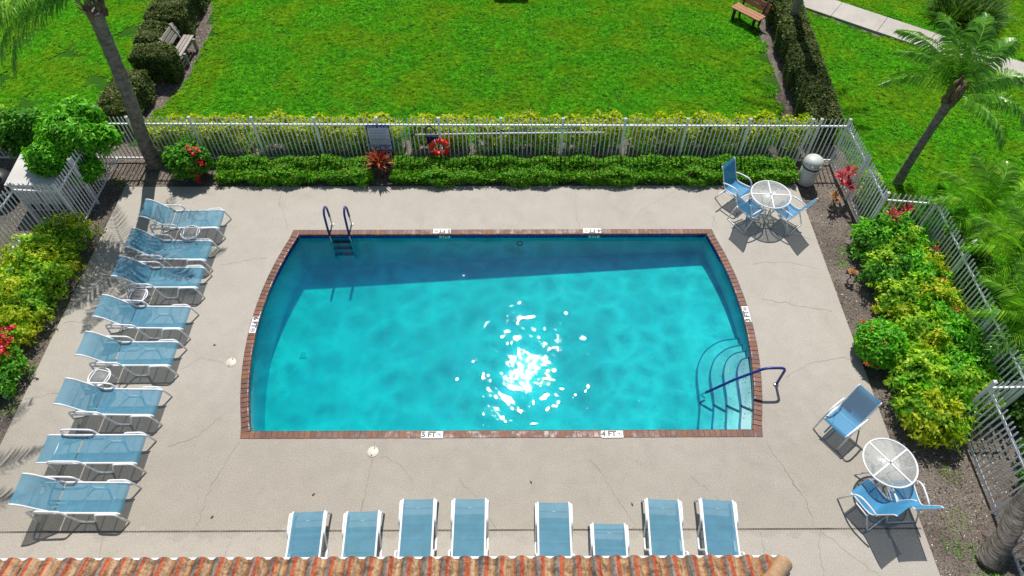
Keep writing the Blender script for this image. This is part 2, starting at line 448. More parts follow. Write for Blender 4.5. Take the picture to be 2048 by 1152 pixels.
class MB:
    def __init__(s):
        s.v, s.f, s.sm = [], [], []

    def add(s, vs, fs, smooth=False):
        o = len(s.v)
        s.v += [tuple(v) for v in vs]
        s.f += [tuple(i + o for i in f) for f in fs]
        s.sm += [smooth] * len(fs)

    def box(s, c, size, rz=0.0, rot=None):
        hx, hy, hz = size[0] / 2, size[1] / 2, size[2] / 2
        m = rot or Matrix.Rotation(rz, 3, 'Z')
        c = Vector(c)
        vs = [c + m @ Vector((x * hx, y * hy, z * hz)) for z in (-1, 1) for x, y in ((-1, -1), (1, -1), (1, 1), (-1, 1))]
        s.add(vs, [(3, 2, 1, 0), (4, 5, 6, 7), (0, 1, 5, 4), (1, 2, 6, 5), (2, 3, 7, 6), (3, 0, 4, 7)])
        return s

    def tube(s, pts, r, n=8, closed=False, caps=True, squash=1.0):
        pts = [Vector(p) for p in pts]
        N = len(pts)
        rs = r if isinstance(r, (list, tuple)) else [r] * N
        tang = []
        for i in range(N):
            a = pts[(i - 1) % N] if (closed or i > 0) else pts[i]
            b = pts[(i + 1) % N] if (closed or i < N - 1) else pts[i]
            tang.append((b - a).normalized())
        t0 = tang[0]
        ref = Vector((0, 0, 1)) if abs(t0.z) < 0.9 else Vector((0, 1, 0))
        nn = (ref - t0 * ref.dot(t0)).normalized()
        vs = []
        for i in range(N):
            t = tang[i]
            nn = (nn - t * nn.dot(t))
            nn = nn.normalized() if nn.length > 1e-6 else Vector((1, 0, 0))
            bb = t.cross(nn)
            for k in range(n):
                a = 2 * PI * k / n
                vs.append(pts[i] + (nn * math.cos(a) + bb * math.sin(a) * squash) * rs[i])
        fs = []
        for i in range(N if closed else N - 1):
            j = (i + 1) % N
            for k in range(n):
                l = (k + 1) % n
                fs.append((i * n + k, i * n + l, j * n + l, j * n + k))
        if caps and not closed:
            fs.append(tuple(range(n - 1, -1, -1)))
            fs.append(tuple((N - 1) * n + k for k in range(n)))
        s.add(vs, fs, True)
        return s

    def lathe(s, prof, n=24, c=(0, 0, 0)):
        vs = [(c[0] + r * math.cos(2 * PI * k / n), c[1] + r * math.sin(2 * PI * k / n), c[2] + z) for r, z in prof for k in range(n)]
        fs = [(i * n + k, i * n + (k + 1) % n, (i + 1) * n + (k + 1) % n, (i + 1) * n + k) for i in range(len(prof) - 1) for k in range(n)]
        fs.append(tuple(range(n - 1, -1, -1)))
        fs.append(tuple((len(prof) - 1) * n + k for k in range(n)))
        s.add(vs, fs, True)
        return s

    def disc_plate(s, c, r, h, n=28, rx=None):
        return s.lathe([(r, 0), (r, h)], n, c)

    def mesh(s, name):
        me = bpy.data.meshes.new(name)
        me.from_pydata(s.v, [], s.f)
        me.polygons.foreach_set('use_smooth', s.sm)
        me.update()
        return me

    def build(s, name, mat, parent=None, loc=None):
        return mobj(name, s.mesh(name), mat, parent, loc)


def mobj(name, me, mat, parent=None, loc=None, rz=0.0):
    if not me.materials:
        me.materials.append(M[mat])
    o = bpy.data.objects.new(name, me)
    COL.objects.link(o)
    if parent is not None:
        o.parent = parent
    if loc is not None:
        o.location = loc
    if rz:
        o.rotation_euler = (0, 0, rz)
    return o


def tag(o, label=None, cat=None, group=None, kind=None):
    if label:
        o['label'] = label
    if cat:
        o['category'] = cat
    if group:
        o['group'] = group
    if kind:
        o['kind'] = kind
    return o


def thing(name, label, cat, loc=(0, 0, 0), rz=0.0, group=None):
    o = bpy.data.objects.new(name, None)
    COL.objects.link(o)
    o.location = loc
    o.rotation_euler = (0, 0, rz)
    o.empty_display_size = 0.2
    return tag(o, label, cat, group)


def copy_tree(o, parent=None):
    c = o.copy()
    COL.objects.link(c)
    c.parent = parent
    for ch in list(KIDS.get(o.name, o.children)):
        copy_tree(ch, c)
    return c


KIDS = {}


def fill_poly(outer, holes=(), z=0.0, zf=None):
    """triangulated flat sheet with holes -> (verts, faces)"""
    bm = bmesh.new()
    edges = []
    for loop in [outer] + list(holes):
        vs = [bm.verts.new((p[0], p[1], 0)) for p in loop]
        for i in range(len(vs)):
            edges.append(bm.edges.new((vs[i], vs[(i + 1) % len(vs)])))
    bmesh.ops.triangle_fill(bm, use_beauty=True, use_dissolve=False, edges=edges)
    bmesh.ops.recalc_face_normals(bm, faces=bm.faces)
    if bm.faces and sum(f.normal.z for f in bm.faces) < 0:
        bmesh.ops.reverse_faces(bm, faces=bm.faces)
    bm.verts.index_update()
    vs = [(v.co.x, v.co.y, zf(v.co.x, v.co.y) if zf else z) for v in bm.verts]
    fs = [tuple(v.index for v in f.verts) for f in bm.faces]
    bm.free()
    return vs, fs


def leafmesh(name, P, D, Nn, L, W, fold=0.12, seg2=False):
    """rhombus leaves: base P, tip direction D, normal Nn, length L, width W (arrays)"""
    n = len(P)
    D = D / np.linalg.norm(D, axis=1, keepdims=True)
    S = np.cross(D, Nn)
    S /= np.linalg.norm(S, axis=1, keepdims=True) + 1e-9
    U = np.cross(S, D)
    L = np.broadcast_to(np.asarray(L, float), (n,))[:, None]
    W = np.broadcast_to(np.asarray(W, float), (n,))[:, None]
    v0 = P
    v1 = P + D * L * 0.45 + S * W * 0.5 + U * L * fold
    v2 = P + D * L - U * L * 0.08
    v3 = P + D * L * 0.45 - S * W * 0.5 + U * L * fold
    V = np.stack([v0, v1, v2, v3], 1).reshape(-1, 3)
    return quadmesh(name, V)


def quadmesh(name, V):
    n = len(V) // 4
    me = bpy.data.meshes.new(name)
    me.vertices.add(len(V))
    me.vertices.foreach_set('co', np.ascontiguousarray(V, dtype=np.float32).ravel())
    me.loops.add(4 * n)
    me.loops.foreach_set('vertex_index', np.arange(4 * n, dtype=np.int32))
    me.polygons.add(n)
    me.polygons.foreach_set('loop_start', np.arange(0, 4 * n, 4, dtype=np.int32))
    me.update(calc_edges=True)
    return me


def unit(a):
    return a / (np.linalg.norm(a, axis=1, keepdims=True) + 1e-9)


def rosettes(C, A, per, L, W, spread=0.9, up=0.35, lj=0.3):
    """per leaves round each centre C with axis A"""
    n = len(C)
    A = unit(A)
    T = unit(np.cross(A, RNG.normal(size=(n, 3))))
    B = np.cross(A, T)
    ang = (np.arange(per)[None, :] / per * 2 * PI + RNG.uniform(0, 2 * PI, (n, 1)) + RNG.normal(0, 0.25, (n, per)))
    el = up + RNG.normal(0, 0.30, (n, per))
    D = (T[:, None, :] * np.cos(ang)[..., None] + B[:, None, :] * np.sin(ang)[..., None]) * spread + A[:, None, :] * el[..., None]
    Nn = A[:, None, :] + RNG.normal(0, 0.22, (n, per, 3))
    P = C[:, None, :] + RNG.normal(0, L * 0.22, (n, per, 3))
    Ls = L * (1 + RNG.uniform(-lj, lj, (n, per)))
    Ws = W * (1 + RNG.uniform(-lj, lj, (n, per)))
    return P.reshape(-1, 3), D.reshape(-1, 3), Nn.reshape(-1, 3), Ls.ravel(), Ws.ravel()


def bumpy(P, amp, fr=3.0, ph=0.0):
    return amp * (np.sin(P[:, 0] * fr + ph) * np.cos(P[:, 1] * fr * 1.3 + 1.1 + ph) + 0.6 * np.sin(P[:, 0] * fr * 2.3 + P[:, 2] * fr * 2 + ph) + 0.5 * np.sin(P[:, 1] * fr * 3.1 - ph))


def samp_box(n, x0, x1, y0, y1, z0, z1, depth=0.14, amp=0.035):
    dx, dy, dz = x1 - x0, y1 - y0, z1 - z0
    ar = np.array([dx * dy * 1.25, dx * dz, dx * dz, dy * dz, dy * dz])
    fc = RNG.choice(5, n, p=ar / ar.sum())
    u, v = RNG.random(n), RNG.random(n)
    d = RNG.exponential(depth * 0.5, n).clip(0, depth * 2)
    P = np.zeros((n, 3))
    A = np.zeros((n, 3))
    for k, ax in enumerate([(0, 0, 1), (0, -1, 0), (0, 1, 0), (-1, 0, 0), (1, 0, 0)]):
        m = fc == k
        P[m] = np.stack([x0 + u[m] * dx, y0 + v[m] * dy, np.full(m.sum(), z1)], 1) if k == 0 else (
            np.stack([x0 + u[m] * dx, np.full(m.sum(), y0 if k == 1 else y1), z0 + v[m] * dz], 1) if k < 3 else
            np.stack([np.full(m.sum(), x0 if k == 3 else x1), y0 + u[m] * dy, z0 + v[m] * dz], 1))
        A[m] = ax
    P = P + A * (bumpy(P, amp) - d)[:, None]
    c = np.array([(x0 + x1) / 2, (y0 + y1) / 2, (z0 + z1) / 2])
    q = (P - c) / np.array([dx / 2, dy / 2, dz / 2])
    # round the long edges
    e = np.clip(np.maximum(np.abs(q[:, 1]), np.abs(q[:, 0])) - 0.75, 0, 1) * np.clip(q[:, 2] - 0.5, 0, 1)
    P[:, 2] -= e * dz * 0.9
    return P, A * 0.8 + np.array([0, 0, 0.55]) + RNG.normal(0, 0.3, (n, 3))


def samp_ell(n, c, h, amp=0.10, shell=0.35, low=-0.35, ph=0.0, fr=4.0):
    u = unit(RNG.normal(size=(n * 2, 3)))
    u = u[u[:, 2] > low][:n]
    rr = 1 - RNG.random(len(u)) ** 2.2 * shell
    rr = rr + bumpy(u * 1.0, amp, fr, ph)
    P = np.asarray(c) + u * np.asarray(h) * rr[:, None]
    return P, u + np.array([0, 0, 0.5]) + RNG.normal(0, 0.3, (len(u), 3))


def foliage(parent, P, A, per, L, W, mat, name='foliage', **kw):
    me = leafmesh(name, *rosettes(P, A, per, L, W, **kw))
    return tag(mobj(name, me, mat, parent), kind='stuff')


def stems(parent, base, tops, r=0.012, mat='stem', name='stem'):
    for b, t in zip(base, tops):
        mb = MB()
        b, t = Vector(b), Vector(t)
        mid = b.lerp(t, 0.5) + Vector((random.uniform(-.06, .06), random.uniform(-.06, .06), 0.0))
        mb.tube([b, mid, t], [r, r * 0.8, r * 0.5], 5)
        mb.build(name, mat, parent)


def flowers(parent, P, mat, r=0.05, name='flower'):
    for p in P:
        n = 10
        C = np.asarray(p) + RNG.normal(0, r * 0.45, (n, 3))
        me = leafmesh(name, *rosettes(C, np.tile([0, 0, 1.0], (n, 1)) + RNG.normal(0, 0.4, (n, 3)), 4, r * 0.62, r * 0.5))
        mobj(name, me, mat, parent)

# ================================================================== SETTING
WP = {}


def wthing(name, label, cat, base, group=None):
    """thing whose children are given in world coordinates"""
    o = thing(name, label, cat, base, 0.0, group)
    WP[o.name] = Vector(base)
    return o


_mobj = mobj


def mobj(name, me, mat, parent=None, loc=None, rz=0.0):
    o = _mobj(name, me, mat, parent, loc, rz)
    if parent is not None and parent.name in WP:
        o.matrix_parent_inverse = Matrix.Translation(-WP[parent.name])
    return o


X0, X1, Y0, Y1 = -9.55, 7.18, -3.0, 12.43          # deck
LX, RX, BY, TY = -4.93, 4.63, 5.81, 10.81          # pool corners
YM, HALF = (BY + TY) / 2, (TY - BY) / 2
SAGL, SAGR = 0.40, 0.37
WATER_Z = -0.125


def xl(y):
    return LX - SAGL * max(0.0, 1 - ((y - YM) / HALF) ** 2)


def xr(y):
    return RX + SAGR * max(0.0, 1 - ((y - YM) / HALF) ** 2)


def outline(off, n=24):
    b, t = BY - off, TY + off
    pts = [(xl(BY) - off, b)]
    pts += [(LX + (RX - LX) * i / 12, b) for i in range(1, 12)]
    pts += [(xr(BY) + off, b)]
    pts += [(xr(BY + (TY - BY) * i / n) + off, BY + (TY - BY) * i / n) for i in range(1, n)]
    pts += [(xr(TY) + off, t)]
    pts += [(RX + (LX - RX) * i / 12, t) for i in range(1, 12)]
    pts += [(xl(TY) - off, t)]
    pts += [(xl(TY + (BY - TY) * i / n) - off, TY + (BY - TY) * i / n) for i in range(1, n)]
    return pts


def depth(x, y=0.0):
    return -(0.68 + (4.6 - x) / 9.6 * 0.52)


# ground to the horizon, open under the pool
mb = MB()
mb.add(*fill_poly([(-400, -300), (400, -300), (400, 600), (-400, 600)], [[(-6.2, 5.0), (5.8, 5.0), (5.8, 11.6), (-6.2, 11.6)]], -0.045))
tag(mb.build('ground', 'soil'), kind='structure')

# footpath
PA, PB, PC, PD = Vector((8.2, 21.6)), Vector((15.9, 15.78)), Vector((16.2, 16.4)), Vector((9.3, 22.3))
pdir = Vector((14.79 - 9.41, 16.61 - 20.68)).normalized()
pnor = Vector((-pdir.y, pdir.x))
porg = Vector((9.41, 20.68))
PWID = 1.0
path = thing('footpath', None, None, (porg.x, porg.y, 0))
tag(path, kind='structure')
for i in range(-4, 9):
    s0 = 1.02 + i * 1.47
    c = pdir * (s0 - 0.735) + pnor * PWID / 2
    mb = MB()
    mb.box((0, 0, 0), (1.455, PWID, 0.09))
    o = mb.build('slab', 'path_concrete', path, (c.x, c.y, -0.025 + 0.003 * (i % 3)))
    o.rotation_euler = (0, 0, math.atan2(pdir.y, pdir.x))

EDGEL = [(14.2, -10.0), (15.33, -9.71), (16.3, -9.35), (17.28, -9.20), (19.35, -9.26), (21.08, -9.64), (24.0, -10.2)]


def edge_l(y):
    return float(np.interp(y, [e[0] for e in EDGEL], [e[1] for e in EDGEL]))


def is_lawn(x, y):
    q = Vector((x, y)) - porg
    s, tt = q.dot(pdir), q.dot(pnor)
    if -0.10 < tt < PWID + 0.02 and -8 < s < 14:
        return False
    if y > 14.05:
        if x < -9.0:
            e = edge_l(y)
            if -1.45 < x - e < 0.0:
                return False
            if x - e <= -1.45 and y < 14.25:
                return False
            return True
        if 7.50 < x - .07 * (y - 14.5) < 8.62 and y < 21.4:
            return False
        if y < 14.16 and x < 8.3:
            return False
        return True
    if x > 8.4:
        if y > 10.9:
            return x > 8.75
        return x > 10.35 and y > 2
    if x < -10.4 and y > 13.9:
        return True
    return False


# lawn sheet in cells (only where turf grows) plus the far field
cells = MB()
cs = 0.25
for ix in range(int(-20 / cs), int(22 / cs)):
    for iy in range(int(0 / cs), int(26 / cs)):
        x, y = ix * cs, iy * cs
        if is_lawn(x + cs / 2, y + cs / 2):
            k = len(cells.v)
            cells.add([(x, y, -0.034), (x + cs, y, -0.034), (x + cs, y + cs, -0.034), (x, y + cs, -0.034)], [(0, 1, 2, 3)])
for (a, b, c, d) in ((-400, 26, 400, 600), (22, -300, 400, 26), (-400, -300, -20, 26)):
    cells.add([(a, b, -0.034), (c, b, -0.034), (c, d, -0.034), (a, d, -0.034)], [(0, 1, 2, 3)])
tag(cells.build('lawn', 'lawn_base'), kind='structure')


# grass blades: three round tufted patches scattered with geometry nodes
def grass():
    pc = bpy.data.collections.new('turf_patches')
    for j in range(3):
        nt, pb = 105, 17
        n = nt * pb
        rr = 0.34 * np.sqrt(RNG.random(nt))
        a = RNG.uniform(0, 2 * PI, nt)
        C = np.stack([rr * np.cos(a), rr * np.sin(a), np.zeros(nt)], 1)
        P = np.repeat(C, pb, 0) + np.concatenate([RNG.normal(0, .013, (n, 2)), np.zeros((n, 1))], 1)
        cl = np.repeat(RNG.uniform(-1, 1, nt), pb)
        az = RNG.uniform(0, 2 * PI, n)
        el = RNG.uniform(0.12, 1.1, n)
        D = np.stack([np.cos(az) * np.cos(el), np.sin(az) * np.cos(el), np.sin(el)], 1)
        L = 0.054 * (1 + 0.42 * cl) * RNG.uniform(0.7, 1.3, n)
        Nn = np.stack([-np.cos(az) * np.sin(el), -np.sin(az) * np.sin(el), np.cos(el)], 1) + RNG.normal(0, 0.3, (n, 3))
        me = leafmesh('turf_patch', P, D, Nn, L, 0.0125 * RNG.uniform(0.7, 1.4, n), 0.06)
        me.materials.append(M['grass_blade'])
        pc.objects.link(bpy.data.objects.new('turf_patch', me))
    pts = []
    sp = 0.36
    for ix in range(int(-17 / sp), int(18.5 / sp)):
        for iy in range(int(2 / sp), int(24.5 / sp)):
            x = (ix + RNG.uniform(-.45, .45)) * sp
            y = (iy + RNG.uniform(-.45, .45)) * sp
            if not all(is_lawn(x + dx, y + dy) for dx, dy in ((.2, 0), (-.2, 0), (0, .2), (0, -.2))):
                continue
            # worn patches of bare sandy soil on the left lawn
            if x < -10.6 and math.sin(x * 2.1 + 1) * math.sin(y * 2.7) + 0.3 * math.sin(x * 5 + y * 4) > 0.52:
                continue
            pts.append((x, y, -0.034))
    me = bpy.data.meshes.new('grass')
    me.from_pydata(pts, [], [])
    o = bpy.data.objects.new('grass', me)
    COL.objects.link(o)
    tag(o, 'short bright green lawn grass beyond the pool fence', 'grass', kind='stuff')
    ng = bpy.data.node_groups.new('turf', 'GeometryNodeTree')
    ng.interface.new_socket('Geometry', in_out='INPUT', socket_type='NodeSocketGeometry')
    ng.interface.new_socket('Geometry', in_out='OUTPUT', socket_type='NodeSocketGeometry')
    N = ng.nodes.new
    gi, go = N('NodeGroupInput'), N('NodeGroupOutput')
    ci = N('GeometryNodeCollectionInfo')
    ci.inputs['Collection'].default_value = pc
    ci.inputs['Separate Children'].default_value = True
    ci.inputs['Reset Children'].default_value = True
    ip = N('GeometryNodeInstanceOnPoints')
    ip.inputs['Pick Instance'].default_value = True
    rv = N('FunctionNodeRandomValue')
    rv.data_type = 'FLOAT_VECTOR'
    rv.inputs[0].default_value = (-0.05, -0.05, 0.0)
    rv.inputs[1].default_value = (0.05, 0.05, 6.283)
    rs = N('FunctionNodeRandomValue')
    rs.data_type = 'FLOAT'
    rs.inputs[2].default_value = 0.8
    rs.inputs[3].default_value = 1.15
    ri = N('FunctionNodeRandomValue')
    ri.data_type = 'INT'
    ri.inputs[4].default_value = 0
    ri.inputs[5].default_value = 2
    lk = ng.links.new
    lk(gi.outputs[0], ip.inputs['Points'])
    lk(ci.outputs[0], ip.inputs['Instance'])
    lk(ri.outputs[2], ip.inputs['Instance Index'])
    lk(rv.outputs[0], ip.inputs['Rotation'])
    lk(rs.outputs[1], ip.inputs['Scale'])
    lk(ip.outputs[0], go.inputs[0])
    md = o.modifiers.new('turf', 'NODES')
    md.node_group = ng


grass()

# ------------------------------------------------------------------ deck
deck = MB()
dv, df = fill_poly([(X0, Y0), (X1, Y0), (X1, Y1), (X0, Y1)], [outline(0.158)], 0.0)
deck.add(dv, df)
for a, b in (((X0, Y0), (X1, Y0)), ((X1, Y0), (X1, Y1)), ((X1, Y1), (X0, Y1)), ((X0, Y1), (X0, Y0))):
    deck.add([(a[0], a[1], -0.1), (b[0], b[1], -0.1), (b[0], b[1], 0), (a[0], a[1], 0)], [(0, 1, 2, 3)])
ol = outline(0.158)
for i in range(len(ol)):
    a, b = ol[i], ol[(i + 1) % len(ol)]
    deck.add([(a[0], a[1], -0.1), (b[0], b[1], -0.1), (b[0], b[1], 0), (a[0], a[1], 0)], [(3, 2, 1, 0)])
decko = tag(deck.build('pool_deck', 'deck_concrete'), kind='structure')

CRACKS = [
    ([(-5.66, 12.4), (-5.6, 11.9), (-5.41, 11.46), (-5.22, 11.0)], 5), ([(1.64, 12.4), (1.61, 11.27), (1.67, 11.0)], 4),
    ([(-2.55, 5.27), (-2.57, 4.93), (-2.63, 4.29), (-2.6, 3.96)], 9), ([(-2.53, 5.6), (-2.55, 5.48)], 6),
    ([(4.80, 5.60), (5.04, 5.0), (5.26, 4.44), (5.31, 3.96)], 10), ([(5.36, 3.85), (5.26, 3.48), (5.24, 2.6)], 6),
    ([(-5.09, 5.58), (-5.31, 5.04), (-5.43, 4.48), (-5.46, 3.96)], 7), ([(-7.01, 3.88), (-6.85, 2.9)], 6),
    ([(5.5, 8.9), (6.19, 8.74), (6.95, 8.58)], 5), ([(5.55, 6.95), (6.1, 7.25), (6.77, 7.4), (7.17, 7.34)], 5),
    ([(1.45, 5.2), (1.65, 5.01), (1.88, 4.54), (2.20, 3.96)], 6), ([(5.22, 12.4), (4.98, 11.59), (4.80, 11.0)], 4),
    ([(-6.55, 9.9), (-5.55, 10.12)], 4), ([(-2.41, 5.32), (-2.02, 5.12), (-1.75, 4.8)], 4),
    ([(4.33, 3.87), (4.32, 2.6)], 7), ([(5.40, 3.9), (5.77, 3.48), (6.6, 2.8)], 4), ([(-9.5, 8.3), (-8.93, 8.4), (-8.3, 8.44)], 5),
    ([(-5.8, 7.33), (-6.33, 7.45), (-6.61, 7.16)], 5), ([(-9.5, 6.5), (-8.6, 6.72)], 4), ([(2.13, 3.96), (2.35, 3.86)], 5), ([(-4.8, 3.86), (-4.9, 2.7)], 5),
    ([(-0.25, 3.96), (-0.6, 4.5), (-0.95, 4.85)], 4), ([(3.3, 4.9), (3.75, 4.4), (3.98, 3.97)], 4), ([(6.1, 11.0), (7.15, 10.6)], 4),
    ([(5.5, 9.9), (6.3, 9.95), (7.0, 9.75)], 4), ([(-6.4, 5.5), (-5.9, 5.7), (-5.5, 6.2)], 4), ([(4.2, 12.3), (3.2, 11.6), (2.9, 11.1)], 3), ([(-8.9, 11.3), (-8.2, 12.2)], 4)]
for pts, wmm in CRACKS:
    pp = []
    for i in range(len(pts) - 1):
        a, b = Vector(pts[i]), Vector(pts[i + 1])
        n = max(2, int((b - a).length / 0.07))
        for k in range(n):
            pp.append(a.lerp(b, k / n))
    pp.append(Vector(pts[-1]))
    j = [Vector((random.gauss(0, 0.014), random.gauss(0, 0.014))) for _ in pp]
    pp = [p + d for p, d in zip(pp, j)]
    vs, fs = [], []
    for i, p in enumerate(pp):
        t = (pp[min(i + 1, len(pp) - 1)] - pp[max(i - 1, 0)]).normalized()
        nrm = Vector((-t.y, t.x)) * (wmm * 0.0006 * random.uniform(0.35, 1.3))
        vs += [(p.x + nrm.x, p.y + nrm.y, 0.003), (p.x - nrm.x, p.y - nrm.y, 0.003)]
        if i:
            k = 2 * i
            fs.append((k - 2, k - 1, k + 1, k))
    mb = MB()
    mb.add(vs, fs)
    mb.build('crack', 'crack_dark', decko)

# slotted deck drain across the near side
mb = MB()
mb.box((-1.2, 3.92, 0.003), (16.7, 0.014, 0.005))
dr = mb.build('drain_strip', 'crack_dark', decko)
mb = MB()
x = -9.5
while x < 7.1:
    mb.box((x, 3.922, 0.006), (0.016, 0.012, 0.004))
    x += 0.045
tag(mb.build('drain_slot', 'dark_void', dr), kind='stuff')
mb = MB()
mb.box((-1.2, 3.936, 0.004), (16.7, 0.006, 0.006))
mb.build('drain_edge', 'crack_dark', dr)

# ------------------------------------------------------------------ swimming pool
pool = thing('swimming_pool', None, None, (0, 0, 0))
tag(pool, 'rectangular pool with bowed ends, brick coping and turquoise water', kind='structure')
bo = outline(0.02)
mb = MB()
fv, ff = fill_poly(bo, (), 0, depth)
mb.add(fv, ff)
nb = len(bo)
for i in range(nb):
    a, b = bo[i], bo[(i + 1) % nb]
    mb.add([(a[0], a[1], depth(a[0])), (b[0], b[1], depth(b[0])), (b[0], b[1], -0.03), (a[0], a[1], -0.03)], [(3, 2, 1, 0)])
mb.build('basin', 'pool_plaster', pool)

mb = MB()
mb.add(*fill_poly(outline(0.16), [outline(0.012)], -0.004))
coping = mb.build('coping', 'glue_mortar', pool)


def brick_mesh(wd, dp):
    prof = [(-dp / 2, -0.05), (dp / 2 - 0.012, -0.05), (dp / 2, -0.035), (dp / 2, -0.012), (dp / 2 - 0.012, 0.004), (dp / 2 - 0.03, 0.009), (-dp / 2 + 0.006, 0.009), (-dp / 2, 0.003)]
    h = wd / 2
    vs = [(-h, y, z) for y, z in prof] + [(h, y, z) for y, z in prof]
    n = len(prof)
    fs = [(i, i + n, (i + 1) % n + n, (i + 1) % n) for i in range(n)]
    fs += [tuple(range(n)), tuple(range(2 * n - 1, n - 1, -1))]
    m = MB()
    m.add(vs, fs)
    return m.mesh('brick')


bk = brick_mesh(0.094, 0.166)
PITCH = 0.1045
nx = int((RX - LX) / PITCH)
for side in (0, 1):
    for i in range(nx):
        x = LX + (RX - LX) * (i + 0.5) / nx
        o = mobj('brick', bk, 'coping_brick', coping, (x, (BY - 0.075) if side == 0 else (TY + 0.075), random.uniform(-.002, .003)), 0.0 if side == 0 else PI)
ny = int((TY - BY + 0.05) / PITCH)
for side in (0, 1):
    fn = xl if side == 0 else xr
    for i in range(ny):
        y = BY + (TY - BY) * (i + 0.5) / ny
        sl = (fn(y + 0.01) - fn(y - 0.01)) / 0.02
        off = -0.075 if side == 0 else 0.075
        o = mobj('brick', bk, 'coping_brick', coping, (fn(y) + off, y - off * sl, random.uniform(-.002, .003)), (-PI / 2 if side == 0 else PI / 2) - math.atan(sl))
ck = brick_mesh(0.155, 0.155)
for cx, cy, rz in ((LX - 0.078, BY - 0.078, 0), (RX + 0.078, BY - 0.078, PI / 2), (RX + 0.078, TY + 0.078, PI), (LX - 0.078, TY + 0.078, -PI / 2)):
    mobj('brick', ck, 'coping_brick', coping, (cx, cy, 0.0), rz)

# waterline tiles round the wall
mb = MB()
mb.box((0, 0, 0), (0.149, 0.012, 0.10))
tm = mb.mesh('waterline_tile')
wn = int((RX - LX) / 0.154)
for side in (0, 1):
    for i in range(wn):
        x = LX + (RX - LX) * (i + 0.5) / wn
        mobj('waterline_tile', tm, 'navy_tile', pool, (x, BY - 0.018 if side == 0 else TY + 0.018, -0.085), 0.0)
wm = int((TY - BY) / 0.156)
for side in (0, 1):
    fn = xl if side == 0 else xr
    for i in range(wm):
        y = BY + (TY - BY) * (i + 0.5) / wm
        sl = (fn(y + 0.01) - fn(y - 0.01)) / 0.02
        mobj('waterline_tile', tm, 'navy_tile', pool, (fn(y) + (-0.016 if side == 0 else 0.016), y, -0.085), PI / 2 - math.atan(sl))

# entry steps in the near right corner
STEPS = [(-.70, -.57, [(5.06, 8.34), (4.64, 8.27), (4.29, 8.04), (4.07, 7.72), (3.98, 7.41), (3.95, 7.11), (3.92, 6.7), (3.80, 6.2)]),
         (-.55, -.45, [(5.05, 8.08), (4.71, 7.99), (4.42, 7.77), (4.27, 7.51), (4.2, 7.26), (4.19, 6.97), (4.16, 6.62), (4.04, 6.15)]),
         (-.40, -.33, [(5.02, 7.82), (4.79, 7.77), (4.58, 7.6), (4.46, 7.33), (4.42, 7.06), (4.39, 6.65), (4.27, 6.1)]),
         (-.27, -.21, [(5.0, 7.58), (4.83, 7.52), (4.70, 7.28), (4.65, 6.92), (4.61, 6.47), (4.50, 6.05)])]


def smooth_curve(pts, n=5):
    P = [Vector((*p, 0)) for p in pts]
    out = []
    for i in range(len(P) - 1):
        p0, p1, p2, p3 = P[max(i - 1, 0)], P[i], P[i + 1], P[min(i + 2, len(P) - 1)]
        for k in range(n):
            t = k / n
            out.append(0.5 * ((2 * p1) + (p2 - p0) * t + (2 * p0 - 5 * p1 + 4 * p2 - p3) * t * t + (3 * p1 - p0 - 3 * p2 + p3) * t ** 3))
    out.append(P[-1])
    return [(p.x, p.y) for p in out]


for zo, zn, pts in STEPS:
    s = (12 - zn) / (12 - zo)
    cv = smooth_curve([(x * s, y * s) for x, y in pts])
    cv[0] = (xr(cv[0][1]) + 0.03, cv[0][1])
    last = cv[-1]
    cv.append((last[0] - 0.05, BY - 0.03))
    ring = cv + [(xr(BY) + 0.03, BY - 0.03)] + [(xr(y) + 0.03, y) for y in np.linspace(BY + 0.2, cv[0][1] - 0.05, 8)]
    mb = MB()
    tv, tf = fill_poly(ring, (), zn)
    mb.add(tv, tf)
    for i in range(len(cv) - 1):
        a, b = cv[i], cv[i + 1]
        mb.add([(a[0], a[1], zn), (b[0], b[1], zn), (b[0], b[1], -0.95), (a[0], a[1], -0.95)], [(0, 1, 2, 3)])
    st = mb.build('step', 'pool_plaster', pool)
    vs, fs = [], []
    for i, p in enumerate(cv):
        a, b = Vector(cv[max(i - 1, 0)]), Vector(cv[min(i + 1, len(cv) - 1)])
        t = (b - a).normalized()
        nn = Vector((-t.y, t.x))
        vs += [(p[0] - nn.x * .004, p[1] - nn.y * .004, zn - 0.045), (p[0] - nn.x * .004, p[1] - nn.y * .004, zn + 0.004), (p[0] + nn.x * 0.022, p[1] + nn.y * 0.022, zn + 0.004)]
        if i:
            k = 3 * i
            fs += [(k - 3, k, k + 1, k - 2), (k - 2, k + 1, k + 2, k - 1)]
    mb = MB()
    mb.add(vs, fs)
    mb.build('nosing', 'navy_vinyl', st)

# floor drain, return fitting
mb = MB()
mb.box((-4.64, 8.25, depth(-4.64) + 0.02), (0.17, 0.17, 0.02))
fd = mb.build('floor_drain', 'marker_white', pool)
mb = MB()
mb.box((-4.64, 8.25, depth(-4.64) + 0.033), (0.13, 0.13, 0.006))
mb.build('grate', 'steel', fd)
mb = MB()
mb.tube([(0.25 + 0.07 * math.cos(a), TY + 0.012, -0.34 + 0.07 * math.sin(a)) for a in np.linspace(0, 2 * PI, 17)[:-1]], 0.014, 6, True)
mb.build('return_fitting', 'dark_metal', pool)

